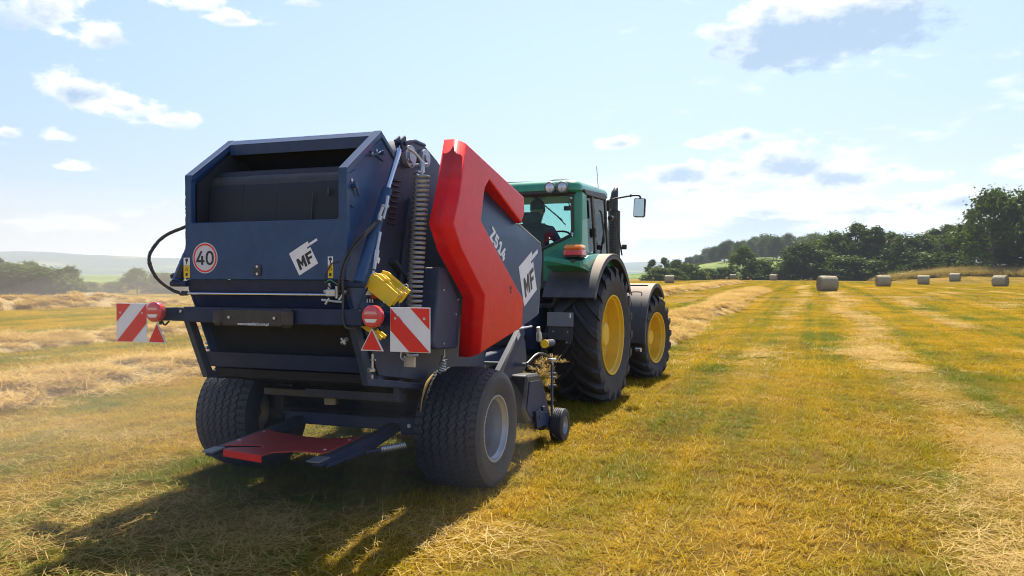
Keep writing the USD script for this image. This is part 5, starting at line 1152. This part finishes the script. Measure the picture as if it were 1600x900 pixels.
obj('display', [cbox((.50, .72, 2.35), (.14, .03, .2), .01, rz=-25), cyl((.50, .76, 1.9), (.50, .73, 2.3), .012, 6)], black, T)
obj('wiper', [cyl((.11, -.385, 2.665), (.535, -.385, 2.32), .009, 6), cyl((.42, -.392, 2.42), (.58, -.392, 2.26), .007, 6), cbox((.11, -.385, 2.66), (.06, .03, .04), .008)], black, T)
obj('inner_mirror', [cbox((.22, .88, 2.58), (.22, .02, .07), .01), cyl((.18, .88, 2.66), (.20, .88, 2.60), .008, 6)], black, T)
obj('antenna', [cyl((.74, .50, 2.76), (.725, .46, 3.10), .004, 5), cyl((.74, .50, 2.74), (.74, .495, 2.80), .012, 8)], black, T)
# exhaust stack at the right front pillar
obj('exhaust_stack', [tube([(.70, 1.42, 1.75), (.70, 1.42, 2.56)], [.088, .088], 20), tube([(.70, 1.42, 2.56), (.70, 1.42, 2.58)], [.07, .06], 16), tube([(.70, 1.42, 2.56), (.70, 1.42, 2.76), (.70, 1.45, 2.83), (.70, 1.52, 2.90)], [.055, .055, .052, .030], 16)], black, T)
gh = []
for k in range(34):
    for t in (2.2, 2.5, 2.8, 3.3, 3.6, 3.9, 4.2, 4.5, 4.8, 5.1, 5.4):
        z = 1.80 + k * .022; gh.append(cyl((.70 + .0875 * math.cos(t), 1.42 + .0875 * math.sin(t), z), (.70 + .0895 * math.cos(t), 1.42 + .0895 * math.sin(t), z), .006, 5))
tag(obj('heat_shield_hole', gh, plate_grey, T), kind='stuff')
for sx in (1, -1):
    f = (lambda m: m) if sx > 0 else mirx
    ma = obj('mirror_arm', f(cat([tube(spline([(.74, .92, 2.66), (.80, .95, 2.69), (1.06, .99, 2.735), (1.17, 1.0, 2.735), (1.20, 1.0, 2.70)], 16), .013, 8), cbox((.76, .92, 2.60), (.05, .06, .16), .01), cyl((.79, .95, 2.56), (.79, .95, 2.72), .016, 8), cbox((1.06, .99, 2.735), (.03, .03, .04), .008)])), black, T)
    mp = np.array(sbox(1.10, 2.43, 1.265, 2.70).buffer(-.03).buffer(.03, 4).exterior.coords)[:-1]
    mh = obj('mirror', f(rot(prism(mp, 'y', .985, 1.04, .012), 3, (0, 1, 0), (1.18, 1, 2.56))), black, T)
    obj('mirror_glass', f(rot(rot(prism(inset(mp if _area(mp) > 0 else mp[::-1], .014), 'y', .980, .984, .0008), 3, (0, 1, 0), (1.18, 1, 2.56)), 4 , (0, 0, 1), (1.18, .98, 2.56))), mirror_mat, mh)
    obj('side_marker', f(cat([cbox((.96, 1.02, 2.02), (.07, .05, .07), .01), tube(spline([(.76, .94, 2.45), (.84, .98, 2.42), (.88, 1.0, 2.2), (.93, 1.02, 1.9)], 14), .012, 7)])), black, T)
    obj('cab_lamp', f(cyl((.80, .93, 2.42), (.80, .86, 2.42), .035, 12)), black, T)

# ------------------------------------------------------------------ the driver
def driver():
    t = thing('person', 'driver in a blue shirt seated in the tractor cab, hands on the steering wheel', 'person', (0, 4.566, 0), math.radians(-2.66))
    pel, chest, neck = (0, .10, 1.78), (0, .08, 2.16), (0, .12, 2.36)
    b = [(pel, .155, (0, .07, 1.95), .145), ((0, .07, 1.95), .145, chest, .165), ((-.13, .08, 2.22), .085, (.13, .08, 2.22), .085), (chest, .15, (0, .09, 2.27), .075), ((0, .09, 2.27), .062, neck, .055)]
    for s in (-1, 1):
        sh, el, wr = (s * .20, .08, 2.22), (s * .27, .32, 2.02), (s * .15 + .05, .58, 2.10)
        b += [(sh, .068, el, .050), (el, .048, wr, .032), ((s * .15, .07, 2.21), .075, sh, .068)]
        hip, kn, an = (s * .09, .14, 1.75), (s * .16, .56, 1.74), (s * .16, .66, 1.36)
        b += [(hip, .098, kn, .066), (kn, .064, an, .042), (an, .042, (s * .17, .78, 1.32), .035)]
        pm = (s * .15 + .05, .655, 2.12); b += [(wr, .030, pm, .034)]
        for k in range(4):
            o = (k - 1.5) * .019; p1 = (pm[0] + o, .70 - .004 * abs(k - 1.5), 2.145); p2 = (pm[0] + o, .715, 2.115)
            b += [(( pm[0] + o, .66, 2.14), .010, p1, .009), (p1, .009, p2, .008)]
        b += [((pm[0] - s * .02, .63, 2.12), .011, (pm[0] - s * .05, .68, 2.125), .009)]
    b += [(neck, .055, (0, .15, 2.45), .07), ((0, .13, 2.53), .095, (0, .155, 2.49), .085), ((0, .17, 2.45), .055, (0, .15, 2.50), .08), ((0, .245, 2.485), .012, (0, .225, 2.52), .010)]
    for s in (-1, 1): b.append(((s * .088, .13, 2.49), .018, (s * .092, .12, 2.515), .018))
    obj('body', hull_body(b, .025, 6), shirt, t, smooth=True)
    hd = [((0, .13, 2.53), .099, (0, .155, 2.49), .088), ((0, .17, 2.45), .058, (0, .15, 2.50), .083), ((0, .25, 2.485), .013, (0, .228, 2.52), .011), (neck, .058, (0, .15, 2.44), .062)]
    obj('face', hull_body(hd, .02, 3), skin, t, smooth=True)
    hr = hull_body([((0, .115, 2.555), .102, (0, .12, 2.52), .098)], .02, 3); v = hr.vertices; keep = (v[:, 2] > 2.50) & (v[:, 1] < .20)
    fk = keep[hr.faces].all(1); obj('hair', tm(v, hr.faces[fk]), hair, t, smooth=True)
    for s in (-1, 1): obj('eye', move(trimesh.creation.icosphere(1, .012), (s * .035, .238, 2.515)), white, t)
    obj('mouth', cbox((0, .226, 2.445), (.05, .012, .010), .003), lens_red, t)
driver()

# torn hay caught in the pick-up and on the right tyre
gs = np.random.default_rng(61)
tf = hay_tuft(45, .16, .10, .10, .32, .006, 300, .5)
cl = thing('hay_clump', 'tangled hay caught in the pick-up behind the right gauge wheel of the baler', 'hay', (1.0, 1.95, .55))
ps = np.c_[gs.normal(0, .06, 26), gs.normal(0, .08, 26), gs.uniform(-.42, .22, 26)]
tag(instancer(path_of(cl) + '/straw', [(tf, straw_mat)], ps, np.zeros(26), gs.uniform(0, 6.28, 26), np.c_[[gs.uniform(.25, .6, 26)] * 3].T), kind='stuff')
lf = tube(spline([(.80, -.20, .875), (.795, -.30, .81), (.80, -.385, .71), (.81, -.43, .62)], 12), [.004, .008, .010, .013, .013, .011, .010, .008, .006, .005, .004, .002][:len(spline([(0, 0, 0), (0, 0, 1), (0, 0, 2), (0, 0, 3)], 12))], 6)
tag(obj('dry_leaf', lf, straw_mat, smooth=True), 'pale dry leaf blade stuck to the tread of the right baler tyre', 'leaf')

# dust drifting off the work to the left
du = trimesh.creation.icosphere(3, 1.0); du.apply_scale([42, 34, 8]); du.apply_translation([-56, 34, 0])
dm = usdkit.material(stage, '/World/Looks/dust', {'v': ('principled_volume', {'color': (0.86, 0.78, 0.66), 'density': 0.004, 'anisotropy': 0.3})}, [], volume='v.volume')
tag(obj('dust', du, dm, smooth=False), 'thin tan dust drifting over the left of the field', kind='stuff')

d2 = trimesh.creation.icosphere(3, 1.0); d2.apply_scale([2.9, 2.4, 1.5]); d2.apply_translation([-1.3, -0.4, 0.25])
dm2 = usdkit.material(stage, '/World/Looks/wheel_dust', {'v': ('principled_volume', {'color': (0.88, 0.82, 0.74), 'density': 0.035, 'anisotropy': 0.3})}, [], volume='v.volume')
tag(obj('dust', d2, dm2, smooth=False), 'faint dust whirled up round the left baler wheel and ramp', kind='stuff')

# ------------------------------------------------------------------ summer haze over the fields
if HAZE:
    hz = trimesh.creation.box([15000, 15000, 142]); hz.apply_translation([0, 0, 71 - 8])
    vm = usdkit.material(stage, '/World/Looks/haze', {'v': ('principled_volume', {'color': (0.80, 0.88, 1.0), 'density': HAZE, 'anisotropy': 0.35})}, [], volume='v.volume')
    tag(obj('haze', hz, vm, smooth=False), 'thin summer haze over the fields', kind='stuff')
